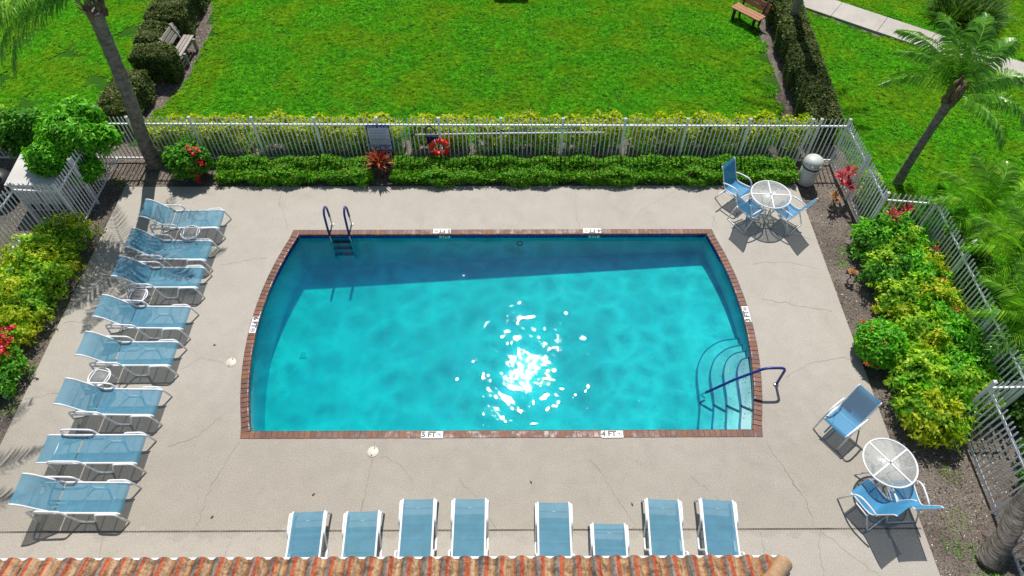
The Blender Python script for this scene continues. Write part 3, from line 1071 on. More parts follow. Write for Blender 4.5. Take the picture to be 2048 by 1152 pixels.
# the water body
mb = MB()
wo = outline(0.024)
tv, tf = fill_poly(wo, (), WATER_Z)
mb.add(tv, tf)
bv, bf = fill_poly(wo, (), 0, lambda x, y: depth(x) - 0.03)
mb.add(bv, [tuple(reversed(f)) for f in bf])
for i in range(len(wo)):
    a, b = wo[i], wo[(i + 1) % len(wo)]
    mb.add([(a[0], a[1], depth(a[0]) - .03), (b[0], b[1], depth(b[0]) - .03), (b[0], b[1], WATER_Z), (a[0], a[1], WATER_Z)], [(0, 1, 2, 3)])
me = mb.mesh('water')
bm = bmesh.new()
bm.from_mesh(me)
bmesh.ops.remove_doubles(bm, verts=bm.verts, dist=0.0005)
bmesh.ops.recalc_face_normals(bm, faces=bm.faces)
bm.to_mesh(me)
bm.free()
tag(mobj('water', me, 'water'), kind='structure')


def text(body, size, mat, parent, loc, rot, name='lettering', align='CENTER', bold=0.0):
    cu = bpy.data.curves.new(name, 'FONT')
    cu.body = body
    cu.size = size
    cu.align_x = align
    cu.align_y = 'CENTER'
    cu.extrude = 0.0008
    cu.offset = bold
    cu.materials.append(M[mat])
    o = bpy.data.objects.new(name, cu)
    COL.objects.link(o)
    o.parent = parent
    o.location = loc
    o.rotation_euler = rot
    return o


for label, x, y, rz in (('5 FT', -1.47, 5.715, 0), ('4 FT', 1.94, 5.715, 0), ('5 FT', -1.58, 10.905, PI), ('4 FT', 1.95, 10.905, PI), ('6 FT', -5.40, 8.25, -PI / 2), ('3 FT', 5.075, 8.49, PI / 2)):
    mb = MB()
    mb.box((0, 0, 0), (0.41, 0.140, 0.006))
    mk = mb.build('depth_marker', 'marker_white', pool, (x, y, 0.016))
    mk.rotation_euler = (0, 0, rz)
    text(label, 0.150, 'ink', mk, (-0.062, 0.0, 0.004), (0, 0, 0), bold=0.0065)
    mb = MB()
    mb.tube([(0.135 + 0.043 * math.cos(a), 0.043 * math.sin(a), 0.004) for a in np.linspace(0, 2 * PI, 21)[:-1]], 0.0045, 5, True)
    mb.tube([(0.105, 0.03, 0.004), (0.165, -0.03, 0.004)], 0.0045, 5)
    mb.tube([(0.115, -0.012, 0.004), (0.14, 0.012, 0.004), (0.158, 0.012, 0.004)], 0.006, 5)
    mb.build('no_diving_symbol', 'ink', mk)
for label, x in (('5 FT', -1.52), ('4 FT', 2.0)):
    mb = MB()
    mb.box((0, 0, 0), (0.26, 0.010, 0.098))
    mk = mb.build('depth_marker', 'marker_white', pool, (x, TY + 0.006, -0.085))
    text(label, 0.09, 'ink', mk, (0, -0.006, 0.0), (PI / 2, 0, 0), bold=0.002)

# ------------------------------------------------------------------ pool house with tiled roof
house = wthing('pool_house', 'building under the drone with clay tile roof edge along the bottom', 'building', (-3, 0, 0))
mb = MB()
mb.box((-3.2, -1.2, 1.3), (12.4, 6.2, 2.6))
mb.build('wall', 'stucco', house)
EY, EZ, HX = 2.63, 2.68, 3.60
SL = R(18)
mb = MB()
mb.add([(-9.7, EY - .03, EZ - .04), (HX, EY - .03, EZ - .04), (HX - 2.5, EY - 2.53, EZ - .04 + 2.5 * math.tan(SL)), (-9.7, EY - 2.53, EZ - .04 + 2.5 * math.tan(SL)),
        (HX, EY - 6, EZ - .04), (HX - 2.5, EY - 6, EZ - .04 + 2.5 * math.tan(SL)), (-9.7, EY - 6, EZ - .04 + 2.5 * math.tan(SL))],
       [(0, 1, 2, 3), (1, 4, 5, 2), (3, 2, 5, 6)])
roof = mb.build('roof', 'hip_tile', house)
mb = MB()
mb.box(((-9.7 + HX) / 2, EY + 0.058, EZ - 0.03), (HX + 9.7, 0.026, 0.09))
mb.box((HX + 0.02, EY - 2, EZ - 0.05), (0.035, 4.0, 0.098))
mb.build('drip_edge', 'white_paint', house)


def tile_mesh():
    W2, n, Lh = 0.1235, 12, 0.43
    vs, fs = [], []

    def zz(u):   # u in 0..1 across: pan then barrel
        if u < 0.36:
            return 0.012 - 0.016 * math.sin(PI * u / 0.36)
        return 0.012 + 0.040 * math.sin(PI * (u - 0.36) / 0.64) ** 0.8
    for j, y in enumerate((Lh / 2, -Lh / 2)):
        for i in range(n + 1):
            u = i / n
            vs.append((-W2 + 2 * W2 * u, y, zz(u)))
    for i in range(n):
        fs.append((i, i + n + 1, i + n + 2, i + 1))
    k = len(vs)
    for i in range(n + 1):
        u = i / n
        vs.append((-W2 + 2 * W2 * u, Lh / 2, zz(u) - 0.014))
    for i in range(n):
        fs.append((i, i + 1, k + i + 1, k + i))
    m = MB()
    m.add([(-x, y, z) for x, y, z in vs], [tuple(reversed(f)) for f in fs], False)
    return m.mesh('tile')


tmsh = tile_mesh()
EXP = 0.345
for rr in range(5):
    for i in range(54):
        x = HX - 0.20 - i * 0.2465
        s = rr * EXP + 0.19
        y = EY + 0.03 - s * math.cos(SL)
        if x > HX - 0.12 - (s - 0.25) * math.cos(SL) - 0.02:
            continue
        z = EZ - 0.01 + s * math.sin(SL) + 0.015
        o = mobj('tile', tmsh, 'roof_tile', roof, (x + random.uniform(-.004, .004), y, z + random.uniform(-.003, .003)))
        o.rotation_euler = (-(SL - R(3.2)) + random.uniform(-.008, .008), random.uniform(-.01, .01), random.uniform(-.008, .008))
hd = Vector((-1, -1, math.tan(SL))).normalized()
for i in range(6):
    p0 = Vector((HX - 0.03, EY - 0.03, EZ + 0.035)) + hd * (i * 0.36)
    mb = MB()
    ax = hd
    sd = Vector((1, -1, 0)).normalized()
    up = ax.cross(sd)
    if up.z < 0:
        up = -up
    vs, fs = [], []
    n = 12
    rows = [(0.0, 0.060, -.02), (0.0, 0.112, 0.0), (0.02, 0.118, 0.0), (0.43, 0.098, 0.0)]
    if i:
        rows = rows[1:]
    for (t, rad, dz) in rows:
        for k in range(n + 1):
            a = PI * k / n
            vs.append(p0 + ax * t + sd * rad * math.cos(a) * 1.0 + up * (rad * math.sin(a) * 0.95 + dz + 0.02 * (1 - t)))
    for j in range(len(rows) - 1):
        for k in range(n):
            fs.append((j * (n + 1) + k, j * (n + 1) + k + 1, (j + 1) * (n + 1) + k + 1, (j + 1) * (n + 1) + k))
    if i == 0:
        fs.append(tuple(range(n + 1)))
    mb.add(vs, fs, True)
    mb.build('hip_cap', 'hip_tile', roof)

# ================================================================== FENCES
def picket_mesh():
    h = 0.0115
    m = MB()
    m.add([(-h, -h, 0.05), (h, -h, 0.05), (h, h, 0.05), (-h, h, 0.05), (-h, -h, 1.36), (h, -h, 1.36), (h, h, 1.36), (-h, h, 1.36), (0, 0, 1.40)],
          [(3, 2, 1, 0), (0, 1, 5, 4), (1, 2, 6, 5), (2, 3, 7, 6), (3, 0, 4, 7), (4, 5, 8), (5, 6, 8), (6, 7, 8), (7, 4, 8)])
    return m.mesh('picket')


def post_mesh():
    m = MB()
    m.box((0, 0, 0.68), (0.056, 0.056, 1.44))
    m.box((0, 0, 1.41), (0.064, 0.064, 0.02))
    m.add([(-.03, -.03, 1.42), (.03, -.03, 1.42), (.03, .03, 1.42), (-.03, .03, 1.42), (0, 0, 1.445)], [(0, 1, 4), (1, 2, 4), (2, 3, 4), (3, 0, 4)])
    return m.mesh('post')


PK, PO = picket_mesh(), post_mesh()


def fence(label, a, b, posts, pitch=0.108, start=True, end=True):
    """posts: distances along a->b of the intermediate posts"""
    a, b = Vector((*a, 0)), Vector((*b, 0))
    d = b - a
    Ln = d.length
    d.normalize()
    rz = math.atan2(d.y, d.x)
    t = thing('fence', label, 'fence', a, rz, 'white picket fence round the pool')
    for z, hh in ((1.17, 0.036), (0.085, 0.032)):
        mb = MB()
        mb.box((Ln / 2, 0, z), (Ln - 0.03, 0.032, hh))
        mb.build('rail', 'fence_paint', t)
    ps = ([0.0] if start else []) + [p for p in posts] + ([Ln] if end else [])
    for p in ps:
        o = mobj('post', PO, 'fence_paint', t, (p, 0, -0.03))
    stops = sorted(set([0.0] + posts + [Ln]))
    for s0, s1 in zip(stops[:-1], stops[1:]):
        n = max(1, round((s1 - s0) / pitch))
        for i in range(1, n):
            o = mobj('picket', PK, 'fence_paint', t, (s0 + (s1 - s0) * i / n, random.uniform(-.002, .002), random.uniform(-.006, .006)))
            o.rotation_euler = (random.gauss(0, .004), random.gauss(0, .006), 0)
    return t


BX0 = -4.72 - 6 * 1.508
fence('long white picket fence along the back of the pool', (BX0, 13.44), (8.24, 13.26), [1.508 * i for i in range(1, 15)] + [21.3 + 0.02])
fence('white picket fence running from back right corner past pink plant', (8.24, 13.22), (8.31, 10.76), [1.25], start=False)
fence('short white picket fence jogging right above the leafy bed', (8.35, 10.75), (9.41, 10.62), [], start=False)
fence('white picket fence along the right side behind the yellow shrubs', (9.41, 10.58), (9.30, 6.06), [1.5, 3.0], start=False)
fence('short white picket fence joining post beside the near right shrubs', (9.27, 6.05), (8.63, 6.04), [], start=False, end=False)
fence('white picket fence at lower right beside leaning grey trunk', (8.59, 6.04), (8.42, 0.9), [1.83, 3.66])
fence('white picket fence running toward camera from back left corner', (-10.02, 13.40), (-10.05, 11.06), [1.5], start=False)
fence('short white picket fence in front of the white equipment cabinet', (-10.09, 11.06), (-11.07, 11.13), [], start=False)
fence('white picket fence at far left behind the yellow shrubs', (-11.07, 11.09), (-11.32, 7.6), [1.75], start=False)

# ================================================================== FURNITURE
FW = 0.255


def strip(prof, halfw, ny=5, sag=0.012):
    vs, fs = [], []
    for i, (x, z) in enumerate(prof):
        for j in range(ny):
            v = -1 + 2 * j / (ny - 1)
            vs.append((x, v * halfw, z - sag * (1 - v * v)))
    for i in range(len(prof) - 1):
        for j in range(ny - 1):
            fs.append((i * ny + j, (i + 1) * ny + j, (i + 1) * ny + j + 1, i * ny + j + 1))
    m = MB()
    m.add(vs, fs, True)
    return m


def make_lounger(angle):
    t = thing('sun_lounger', 'x', 'sun lounger')
    seat = [(-.245, .362), (-.1, .356), (.1, .350), (.3, .347), (.5, .347), (.66, .350), (.75, .350), (.80, .343), (.835, .322), (.85, .29)]
    strip(seat, FW).build('seat_sling', 'sling_fabric', t)
    ca, sa = math.cos(angle), math.sin(angle)
    bp = [(0.0, 0.0), (.1, .0), (.22, .0), (.36, .004), (.48, .006), (.56, -.006), (.62, -.032), (.665, -.07)]
    if angle < 0.1:
        bp = [(s, -abs(h) * 0.4) for s, h in bp]
    back = [(-.262 - s * ca + h * sa, .362 + s * sa + h * ca) for s, h in bp]
    strip(back, FW - .004).build('back_sling', 'sling_fabric', t)
    for sgn in (-1, 1):
        y = sgn * 0.272
        mb = MB()
        mb.tube([(x, y, z) for x, z in [(-.66, .335), (-.3, .352)] + seat[1:]], .0185, 8)
        mb.build('side_rail', 'white_paint', t)
        mb = MB()
        mb.tube([(x, y * .985, z) for x, z in back], .0155, 8)
        mb.build('back_rail', 'white_paint', t)
        y = sgn * 0.306
        mb = MB()
        mb.tube(fillet([(.90, y, .012), (.795, y, .375), (.46, y, .36), (.31, y, .016), (.06, y, .016), (-.09, y, .50), (-.47, y, .52), (-.65, y, .50), (-.69, y, .012)], .07, 4), .0185, 8)
        mb.build('leg_frame', 'white_paint', t)
    for x, z in ((-.12, .33), (.17, .32), (.44, .32), (.68, .328), (-.64, .32)):
        mb = MB()
        mb.tube([(x, -.268, z), (x, .268, z)], .011, 6)
        mb.build('cross_bar', 'white_paint', t)
    mb = MB()
    s = .40
    bx, bz = -.262 - s * ca, .362 + s * sa - .02
    mb.tube(fillet([(bx, -.2, bz), (-.60, -.2, .325), (-.60, .2, .325), (bx, .2, bz)], .04), .010, 6)
    mb.tube([(bx, -.25, bz), (bx, .25, bz)], .010, 6)
    mb.build('back_support', 'white_paint', t)
    return t


LR = [
    (-7.53, 10.99, 1.5, 'farthest blue sling lounger of the left row, beside the round palm shadow'),
    (-7.56, 10.06, -1.0, 'second blue sling lounger from the far end of the left row'),
    (-7.54, 9.27, 0.5, 'third blue sling lounger from the far end of the left row'),
    (-7.55, 8.22, -0.6, 'fourth blue sling lounger from the far end of the left row'),
    (-7.55, 7.33, 0.4, 'fifth blue sling lounger from the far end, behind a small side table'),
    (-7.54, 6.26, -0.8, 'sixth blue sling lounger from the far end, raised back, nearer than the last side table'),
    (-7.55, 5.30, 0.3, 'only blue lounger of the left row with its back laid flat'),
    (-7.54, 4.40, -0.3, 'nearest blue sling lounger of the left row, raised back, by the deck drain')]
BR = [
    (-3.41, 3.31, 92.5, 'leftmost of the blue loungers lined up along the roof edge'),
    (-2.49, 3.31, 92.0, 'second blue lounger from the left along the roof edge'),
    (-1.57, 3.52, 90.8, 'third blue lounger from the left along the roof edge'),
    (-0.69, 3.52, 90.0, 'fourth blue lounger from the left along the roof edge'),
    (0.74, 3.45, 89.2, 'fifth blue lounger from the left along the roof edge'),
    (1.65, 3.08, 88.4, 'blue lounger along the roof edge set back farthest under the tiles'),
    (2.60, 3.50, 86.8, 'second blue lounger from the right along the roof edge'),
    (3.52, 3.49, 85.5, 'rightmost of the blue loungers lined up along the roof edge')]
raised, flat = make_lounger(R(42)), make_lounger(R(2))
used = set()
for rows, grp, rot in ((LR, 'blue loungers in the row left of the pool', 0.0), (BR, 'blue loungers along the roof edge', 0.0)):
    for i, (x, y, a, lab) in enumerate(rows):
        proto = flat if 'flat' in lab else raised
        o = proto if proto.name not in used else copy_tree(proto)
        used.add(proto.name)
        o.location = (x, y, 0.0)
        o.rotation_euler = (0, 0, R(a))
        o['label'] = lab
        o['group'] = grp


def make_side_table():
    t = thing('side_table', 'x', 'side table', group='small round side tables between the loungers')
    mb = MB()
    mb.tube([(.205 * math.cos(a), .205 * math.sin(a), .42) for a in np.linspace(0, 2 * PI, 33)[:-1]], .012, 7, True)
    mb.build('rim', 'white_paint', t)
    mb = MB()
    sq = fillet([(0, -.15, .415), (.15, -.15, .415), (.15, .15, .415), (-.15, .15, .415), (-.15, -.15, .415), (0, -.15, .415)], .07, 5)
    mb.tube(sq[:-1], .010, 7, True)
    mb.build('inner_frame', 'white_paint', t)
    mb = MB()
    mb.disc_plate((0, 0, .408), .20, .004, 32)
    mb.build('top', 'mesh_grey', t)
    for k in range(4):
        a = PI / 4 + k * PI / 2
        mb = MB()
        mb.tube(fillet([(.19 * math.cos(a), .19 * math.sin(a), .415), (.20 * math.cos(a), .20 * math.sin(a), .3), (.25 * math.cos(a), .25 * math.sin(a), .0)], .08), .012, 7)
        mb.build('leg', 'white_paint', t)
    return t


st0 = make_side_table()
for i, (x, y, lab) in enumerate(((-7.24, 10.52, 'small round side table between the two farthest loungers'), (-7.85, 8.74, 'small round side table between third and fourth loungers of the left row'), (-7.94, 6.76, 'small round side table nearest to the camera in the left row'))):
    o = st0 if i == 0 else copy_tree(st0)
    o.location = (x, y, 0)
    o.rotation_euler = (0, 0, R(8 - 11 * i))
    o['label'] = lab


def make_table():
    t = thing('patio_table', 'x', 'table', group='round glass patio tables')
    mb = MB()
    mb.disc_plate((0, 0, .704), .438, .006, 48)
    mb.build('glass_top', 'table_glass', t)
    mb = MB()
    mb.tube([(.45 * math.cos(a), .45 * math.sin(a), .705) for a in np.linspace(0, 2 * PI, 49)[:-1]], .0165, 8, True)
    mb.build('rim', 'white_paint', t)
    for k in range(2):
        c, s = math.cos(k * PI / 2), math.sin(k * PI / 2)
        mb = MB()
        mb.box((0, 0, .714 + .0012 * k), (.88, .026, .006), k * PI / 2)
        mb.build('cross_bar', 'white_paint', t)
    mb = MB()
    mb.lathe([(.0, .716), (.02, .716), (.02, .722), (.0, .724)], 14)
    mb.build('umbrella_hole_plug', 'sign_grey', t)
    for k in range(4):
        a = PI / 4 + k * PI / 2
        c, s = math.cos(a), math.sin(a)
        mb = MB()
        mb.tube(fillet([(.41 * c, .41 * s, .69), (.15 * c, .15 * s, .45), (.11 * c, .11 * s, .26), (.33 * c, .33 * s, .012)], .12), .016, 7)
        mb.build('leg', 'table_leg', t)
    mb = MB()
    mb.tube([(.12 * math.cos(a), .12 * math.sin(a), .3) for a in np.linspace(0, 2 * PI, 25)[:-1]], .009, 6, True)
    mb.build('brace_ring', 'table_leg', t)
    return t


tb = make_table()
tb.location = (6.08, 11.40, 0)
tb.rotation_euler = (0, 0, R(-4))
tb['label'] = 'round glass table with white rim near the trash can'
t2 = copy_tree(tb)
t2.location = (6.61, 4.83, 0)
t2.rotation_euler = (0, 0, R(33))
t2['label'] = 'round glass table with white rim at lower right of the deck'


def make_chair():
    t = thing('patio_chair', 'x', 'chair', group='blue sling armchairs round the glass tables')
    prof = [(.285, .385), (.265, .415), (.21, .425), (.08, .405), (-.06, .388), (-.145, .395), (-.195, .435), (-.235, .53), (-.285, .66), (-.33, .78), (-.365, .87), (-.395, .925), (-.43, .955)]
    strip(prof, .225, 5, .010).build('sling', 'chair_fabric', t)
    for sgn in (-1, 1):
        y = sgn * .236
        mb = MB()
        mb.tube([(x, y, z) for x, z in prof], .011, 7)
        mb.build('sling_rail', 'white_paint', t)
        y = sgn * .268
        mb = MB()
        mb.tube(fillet([(.34, y, .012), (.20, y, .53), (.10, y, .615), (-.12, y, .60), (-.255, y, .56)], .09, 5), .0165, 8)
        mb.build('arm', 'white_paint', t)
        mb = MB()
        mb.tube(fillet([(.10, y * .97, .36), (-.16, y * .985, .33), (-.33, y, .014)], .05), .0145, 7)
        mb.build('leg', 'white_paint', t)
    for x, z in ((-.33, .014), (.235, .36), (-.15, .34)):
        mb = MB()
        mb.tube([(x, -.268, z), (x, .268, z)], .0125, 7)
        mb.build('cross_bar', 'white_paint', t)
    return t


ch0 = make_chair()
for i, (x, y, a, lab) in enumerate((
        (5.47, 11.93, -48, 'blue armchair against the green hedge, left of the far glass table'),
        (5.64, 11.22, 31, 'blue armchair at near left of the far glass table'),
        (6.52, 11.17, 133, 'blue armchair at near right of the far glass table'),
        (6.22, 5.80, 216, 'blue armchair standing apart, turned away from the lower right table'),
        (6.25, 4.30, 121, 'blue armchair with curved arms left of the lower right table'),
        (6.82, 4.36, 92, 'blue armchair pushed under the lower right glass table'))):
    o = ch0 if i == 0 else copy_tree(ch0)
    o.location = (x, y, 0)
    o.rotation_euler = (0, 0, R(a))
    o['label'] = lab

# ------------------------------------------------------------------ trash can
t = thing('trash_can', 'white cylindrical trash can with domed swing lid', 'trash can', (7.43, 12.60, -0.02))
t.scale = (.93, .93, .90)
mb = MB()
mb.lathe([(.225, 0), (.235, .02), (.235, .56), (.22, .58)], 32)
mb.build('body', 'can_plastic', t)
mb = MB()
mb.lathe([(.228, .56), (.242, .565), (.242, .635), (.228, .64)], 32)
mb.build('band', 'can_dark', t)
mb = MB()
mb.lathe([(.25, .63), (.255, .66), (.25, .73), (.225, .80), (.17, .85), (.09, .875), (.0, .88)], 32)
mb.build('dome_lid', 'can_plastic', t)
rot = Matrix.Rotation(R(-38), 3, 'X') @ Matrix.Rotation(0, 3, 'Z')
mb = MB()
mb.box((0, -.192, .775), (.25, .014, .17), rot=Matrix.Rotation(R(-48), 3, 'X'))
fl = mb.build('flap', 'can_plastic', t)
mb = MB()
mb.box((0, -.190, .772), (.28, .012, .20), rot=Matrix.Rotation(R(-48), 3, 'X'))
mb.build('flap_frame', 'sign_grey', fl)
mb = MB()
mb.box((0.02, -.245, .60), (.05, .02, .05))
mb.build('latch', 'dark_metal', t)

# ------------------------------------------------------------------ ladder and handrail
t = thing('pool_ladder', 'blue sleeved pool ladder with two grab rails at far left of pool', 'ladder', (-4.0, 11.0, 0))
for x in (-4.20, -3.74):
    xx = x + 4.0
    mb = MB()
    mb.tube(fillet([(xx, .12, .30), (xx, .10, .62), (xx, -.04, .78), (xx, -.18, .70), (xx, -.225, .30), (xx, -.23, .02)], .12, 6), .026, 10)
    ra = mb.build('grab_rail', 'navy_vinyl', t)
    mb = MB()
    mb.tube([(xx, .135, .0), (xx, .12, .31)], .019, 9)
    mb.tube(fillet([(xx, -.23, .03), (xx, -.23, -.70), (xx, -.215, -.78)], .05), .019, 9)
    mb.build('steel_tube', 'steel', ra)
    mb = MB()
    mb.lathe([(.05, 0), (.05, .012), (.03, .022), (.022, .024)], 18, (xx, .135, .0))
    mb.build('escutcheon', 'marker_white', ra)
for z in (-.22, -.44, -.66):
    mb = MB()
    mb.box((.03, -.225, z), (.46, .075, .022))
    mb.build('tread', 'dark_metal', t)

t = thing('handrail', 'navy blue handrail curving down over the pool steps', 'handrail', (5.30, 6.77, 0))
mb = MB()
mb.tube(fillet([(0, 0, .06), (0, 0, .655), (-.40, .0, .655), (-.9, .0, .20), (-1.25, 0, -.21), (-1.33, 0, -.30)], .13, 6), .027, 10)
mb.build('rail', 'navy_vinyl', t)
mb = MB()
mb.tube(fillet([(-1.32, 0, -.29), (-1.42, 0, -.40), (-1.30, 0, -.52)], .06), .02, 9)
mb.tube([(0, 0, 0), (0, 0, .08)], .021, 9)
mb.build('steel_tube', 'steel', t)
mb = MB()
mb.lathe([(.055, 0), (.055, .012), (.034, .024), (.024, .026)], 18)
mb.build('escutcheon', 'steel', t)

# ------------------------------------------------------------------ skimmer lids
for x, y, lab in ((-5.67, 7.33, 'cream round skimmer lid in deck between loungers and pool'), (-2.55, 5.38, 'cream round skimmer lid in deck near the front coping')):
    t = thing('skimmer_lid', lab, 'lid', (x, y, 0), R(20), 'round skimmer lids')
    mb = MB()
    mb.lathe([(.106, 0.0), (.106, .007), (.099, .011), (.0, .012)], 28)
    mb.build('cover', 'lid_cream', t)
    for a in (R(55), R(235)):
        mb = MB()
        mb.box((.075 * math.cos(a), .075 * math.sin(a), .0125), (.03, .018, .004), a)
        mb.build('finger_hole', 'dark_void', t)

# ------------------------------------------------------------------ sign, ring buoy, hook pole, net on the back fence
FY = 13.335
t = wthing('pool_rules_sign', 'white sign with blue border headed POOL RULES on back fence', 'sign', (-3.20, FY - .03, .36))
mb = MB()
mb.box((-3.20, FY - .035, .765), (.56, .006, .84))
mb.build('board', 'sign_blue', t)
mb = MB()
mb.box((-3.20, FY - .040, .735), (.525, .006, .745))
mb.build('panel', 'sign_white', t)
RX90 = (PI / 2, 0, 0)


def stext(body, size, mat, x, z, bold=0.0, name='lettering'):
    o = text(body, size, mat, t, (x, FY - .0445, z), RX90, name, bold=bold)
    o.matrix_parent_inverse = Matrix.Translation(-WP[t.name])
    return o


stext('POOL RULES', .088, 'sign_white', -3.20, 1.135, .002)
stext('POOL MAXIMUM', .066, 'sign_blue', -3.20, .560, .0025)
stext('DEPTH 6 FEET', .066, 'sign_blue', -3.20, .497, .0025)
stext('NO DIVING', .098, 'sign_blue', -3.20, .405, .005)
mb = MB()
zz = 1.06
while zz > .61:
    wdt = random.uniform(.34, .46)
    xs = -3.43
    xe = xs + wdt
    while xs < xe:
        l = random.uniform(.02, .06)
        mb.box((xs + l / 2, FY - .0440, zz), (l, .002, .010))
        xs += l + .012
    zz -= .031 if random.random() > .25 else .052
mb.build('fine_print', 'sign_grey', t)

t = wthing('ring_buoy', 'red ring buoy with white bands hanging on back fence', 'ring buoy', (-1.74, FY - .07, .25))
mb = MB()
mb.tube([(-1.74 + .205 * math.cos(a), FY - .085, .53 + .205 * math.sin(a)) for a in np.linspace(0, 2 * PI, 41)[:-1]], .068, 12, True, squash=1.0)
ring = mb.build('ring', 'ring_red', t)
for a in (.35, .35 + PI / 2, .35 + PI, .35 + 1.5 * PI):
    mb = MB()
    mb.tube([(-1.74 + .205 * math.cos(a + d), FY - .085, .53 + .205 * math.sin(a + d)) for d in (-.06, 0, .06)], .071, 12)
    mb.build('band', 'rope_white', ring)
mb = MB()
mb.box((-1.70, FY - .05, .70), (.03, .03, .40))
mb.box((-1.70, FY - .075, .47), (.075, .03, .10))
mb.build('bracket', 'white_paint', t)

t = wthing('rescue_pole', 'long white rescue pole with green hook across the back fence', 'rescue pole', (-.0, FY - .06, .9))
mb = MB()
mb.tube([(-2.40, FY - .06, .925), (0.0, FY - .06, .965), (2.33, FY - .06, .985)], .017, 8)
mb.build('pole', 'white_paint', t)
mb = MB()
mb.tube(fillet([(-2.36, FY - .06, .925), (-2.55, FY - .06, .905), (-2.74, FY - .06, .80), (-2.83, FY - .06, .62), (-2.80, FY - .06, .52)], .12, 5), .013, 7)
mb.build('hook', 'hook_green', t)
mb = MB()
mb.tube([(-2.42, FY - .06, .924), (-2.30, FY - .06, .927)], .022, 8)
mb.build('collar', 'dark_metal', t)

t = wthing('spare_pole', 'thin pale blue pole tied under the back fence rail', 'pole', (1.2, FY - .06, 1.05))
mb = MB()
mb.tube([(-.2, FY - .055, 1.04), (1.7, FY - .045, 1.115)], .012, 7)
mb.build('tube', 'pole_blue', t)
mb = MB()
mb.tube([(-.22, FY - .0555, 1.039), (-.10, FY - .055, 1.044)], .0155, 7)
mb.build('grip', 'dark_metal', t)

t = wthing('leaf_net', 'dark blue leaf skimmer net hanging beside the ring buoy', 'net', (-1.95, FY - .05, .6))
mb = MB()
mb.tube(fillet([(-2.02, FY - .05, .62), (-2.05, FY - .05, 1.12), (-1.93, FY - .05, 1.20), (-1.80, FY - .05, 1.02), (-1.76, FY - .05, .80), (-1.86, FY - .05, .62), (-2.02, FY - .05, .62)], .05, 4)[:-1], .016, 7, True)
mb.build('hoop', 'net_blue', t)
mb = MB()
for i in range(9):
    u = i / 8
    mb.tube([(-2.04 + .27 * u, FY - .035, .64), (-2.04 + .18 * u, FY - .02 , 1.10 - .1 * u)], .004, 4)
for i in range(12):
    z = .64 + .42 * i / 11
    mb.tube([(-2.03, FY - .03, z), (-1.79 + .0 * i, FY - .03, z)], .004, 4)
mb.box((-1.91, FY - .026, .74), (.22, .006, .20))
mb.build('mesh', 'net_blue', t)

# ------------------------------------------------------------------ equipment cabinet, filter tank, white edging stones
t = wthing('equipment_cabinet', 'white equipment cabinet with sloping lid behind the left fence', 'cabinet', (-11.1, 12.0, 0))
mb = MB()
mb.box((-11.08, 12.05, .42), (.98, .86, .84))
mb.build('body', 'cabinet_white', t)
mb = MB()
mb.add([(-11.64, 11.56, .85), (-10.52, 11.56, .85), (-10.52, 12.54, .93), (-11.64, 12.54, .93), (-11.64, 11.56, .90), (-10.52, 11.56, .90), (-10.52, 12.54, .98), (-11.64, 12.54, .98)],
       [(3, 2, 1, 0), (4, 5, 6, 7), (0, 1, 5, 4), (1, 2, 6, 5), (2, 3, 7, 6), (3, 0, 4, 7)])
mb.build('lid', 'cabinet_white', t)
for i in range(4):
    mb = MB()
    mb.box((-11.42 + .23 * i, 11.612, .14), (.15, .012, .17))
    mb.build('vent', 'dark_void', t)
mb = MB()
mb.box((-11.08, 11.613, .55), (.012, .012, .5))
mb.build('door_seam', 'sign_grey', t)

t = wthing('filter_tank', 'dark grey filter tank at far left beyond the fence', 'tank', (-12.35, 12.35, 0))
mb = MB()
mb.lathe([(.30, 0), (.33, .06), (.33, .52), (.29, .62), (.17, .70), (.06, .73), (.0, .735)], 28, (-12.30, 12.15, 0))
mb.build('vessel', 'tank_black', t)
mb = MB()
mb.lathe([(.345, .28), (.345, .33)], 28, (-12.30, 12.15, 0))
mb.build('clamp_band', 'steel', t)
mb = MB()
mb.tube(fillet([(-12.30, 12.15, .73), (-12.30, 12.15, .86), (-12.10, 12.05, .86), (-12.02, 12.0, .0)], .08), .03, 8)
mb.build('pipe', 'tank_black', t)

for i in range(11):
    u = i / 10
    x, y = -11.16 - .28 * u, 10.75 - 1.75 * u
    m = MB()
    m.lathe([(.05, -.05), (.085, .0), (.08, .05), (.045, .085), (.0, .09)], 7)
    o = m.build('edging_stone', 'stone_white', None, (x - .17 + random.uniform(-.04, .04), y, 0))
    o.scale = (random.uniform(.8, 1.3), random.uniform(.8, 1.2), random.uniform(.7, 1.1))
    o.rotation_euler = (0, 0, random.uniform(0, 6))
    tag(o, 'white edging stone behind the pickets at far left', 'stone', 'white edging stones at the foot of the left fence')


# ------------------------------------------------------------------ benches
def bench(label, loc, rz, wd, leg, nseat, nback, sw, L=1.35):
    t = thing('park_bench', label, 'bench', loc, rz)
    for i in range(nseat):
        mb = MB()
        mb.box((-.02 + (i - (nseat - 1) / 2) * (sw + .018), 0, .43), (sw, L, .04))
        mb.build('seat_slat', wd, t)
    for i in range(nback):
        mb = MB()
        mb.box((0, 0, 0), (.035, L, sw))
        o = mb.build('back_slat', wd, t, (-.30 - .05 * i, 0, .58 + i * (sw + .02)))
        o.rotation_euler = (0, R(-16), 0)
    for s in (-1, 1):
        for x in (.17, -.24):
            mb = MB()
            if x > 0:
                mb.box((x, s * (L / 2 - .17), .2), (.09, .07, .42))
            else:
                mb.tube([(x + .03, s * (L / 2 - .17), .0), (x, s * (L / 2 - .17), .42), (x - .17, s * (L / 2 - .17), .92)], .04, 6)
            mb.build('leg', leg, t)
        mb = MB()
        mb.box((-.03, s * (L / 2 - .17), .37), (.5, .06, .07))
        mb.build('bearer', leg, t)
    return t


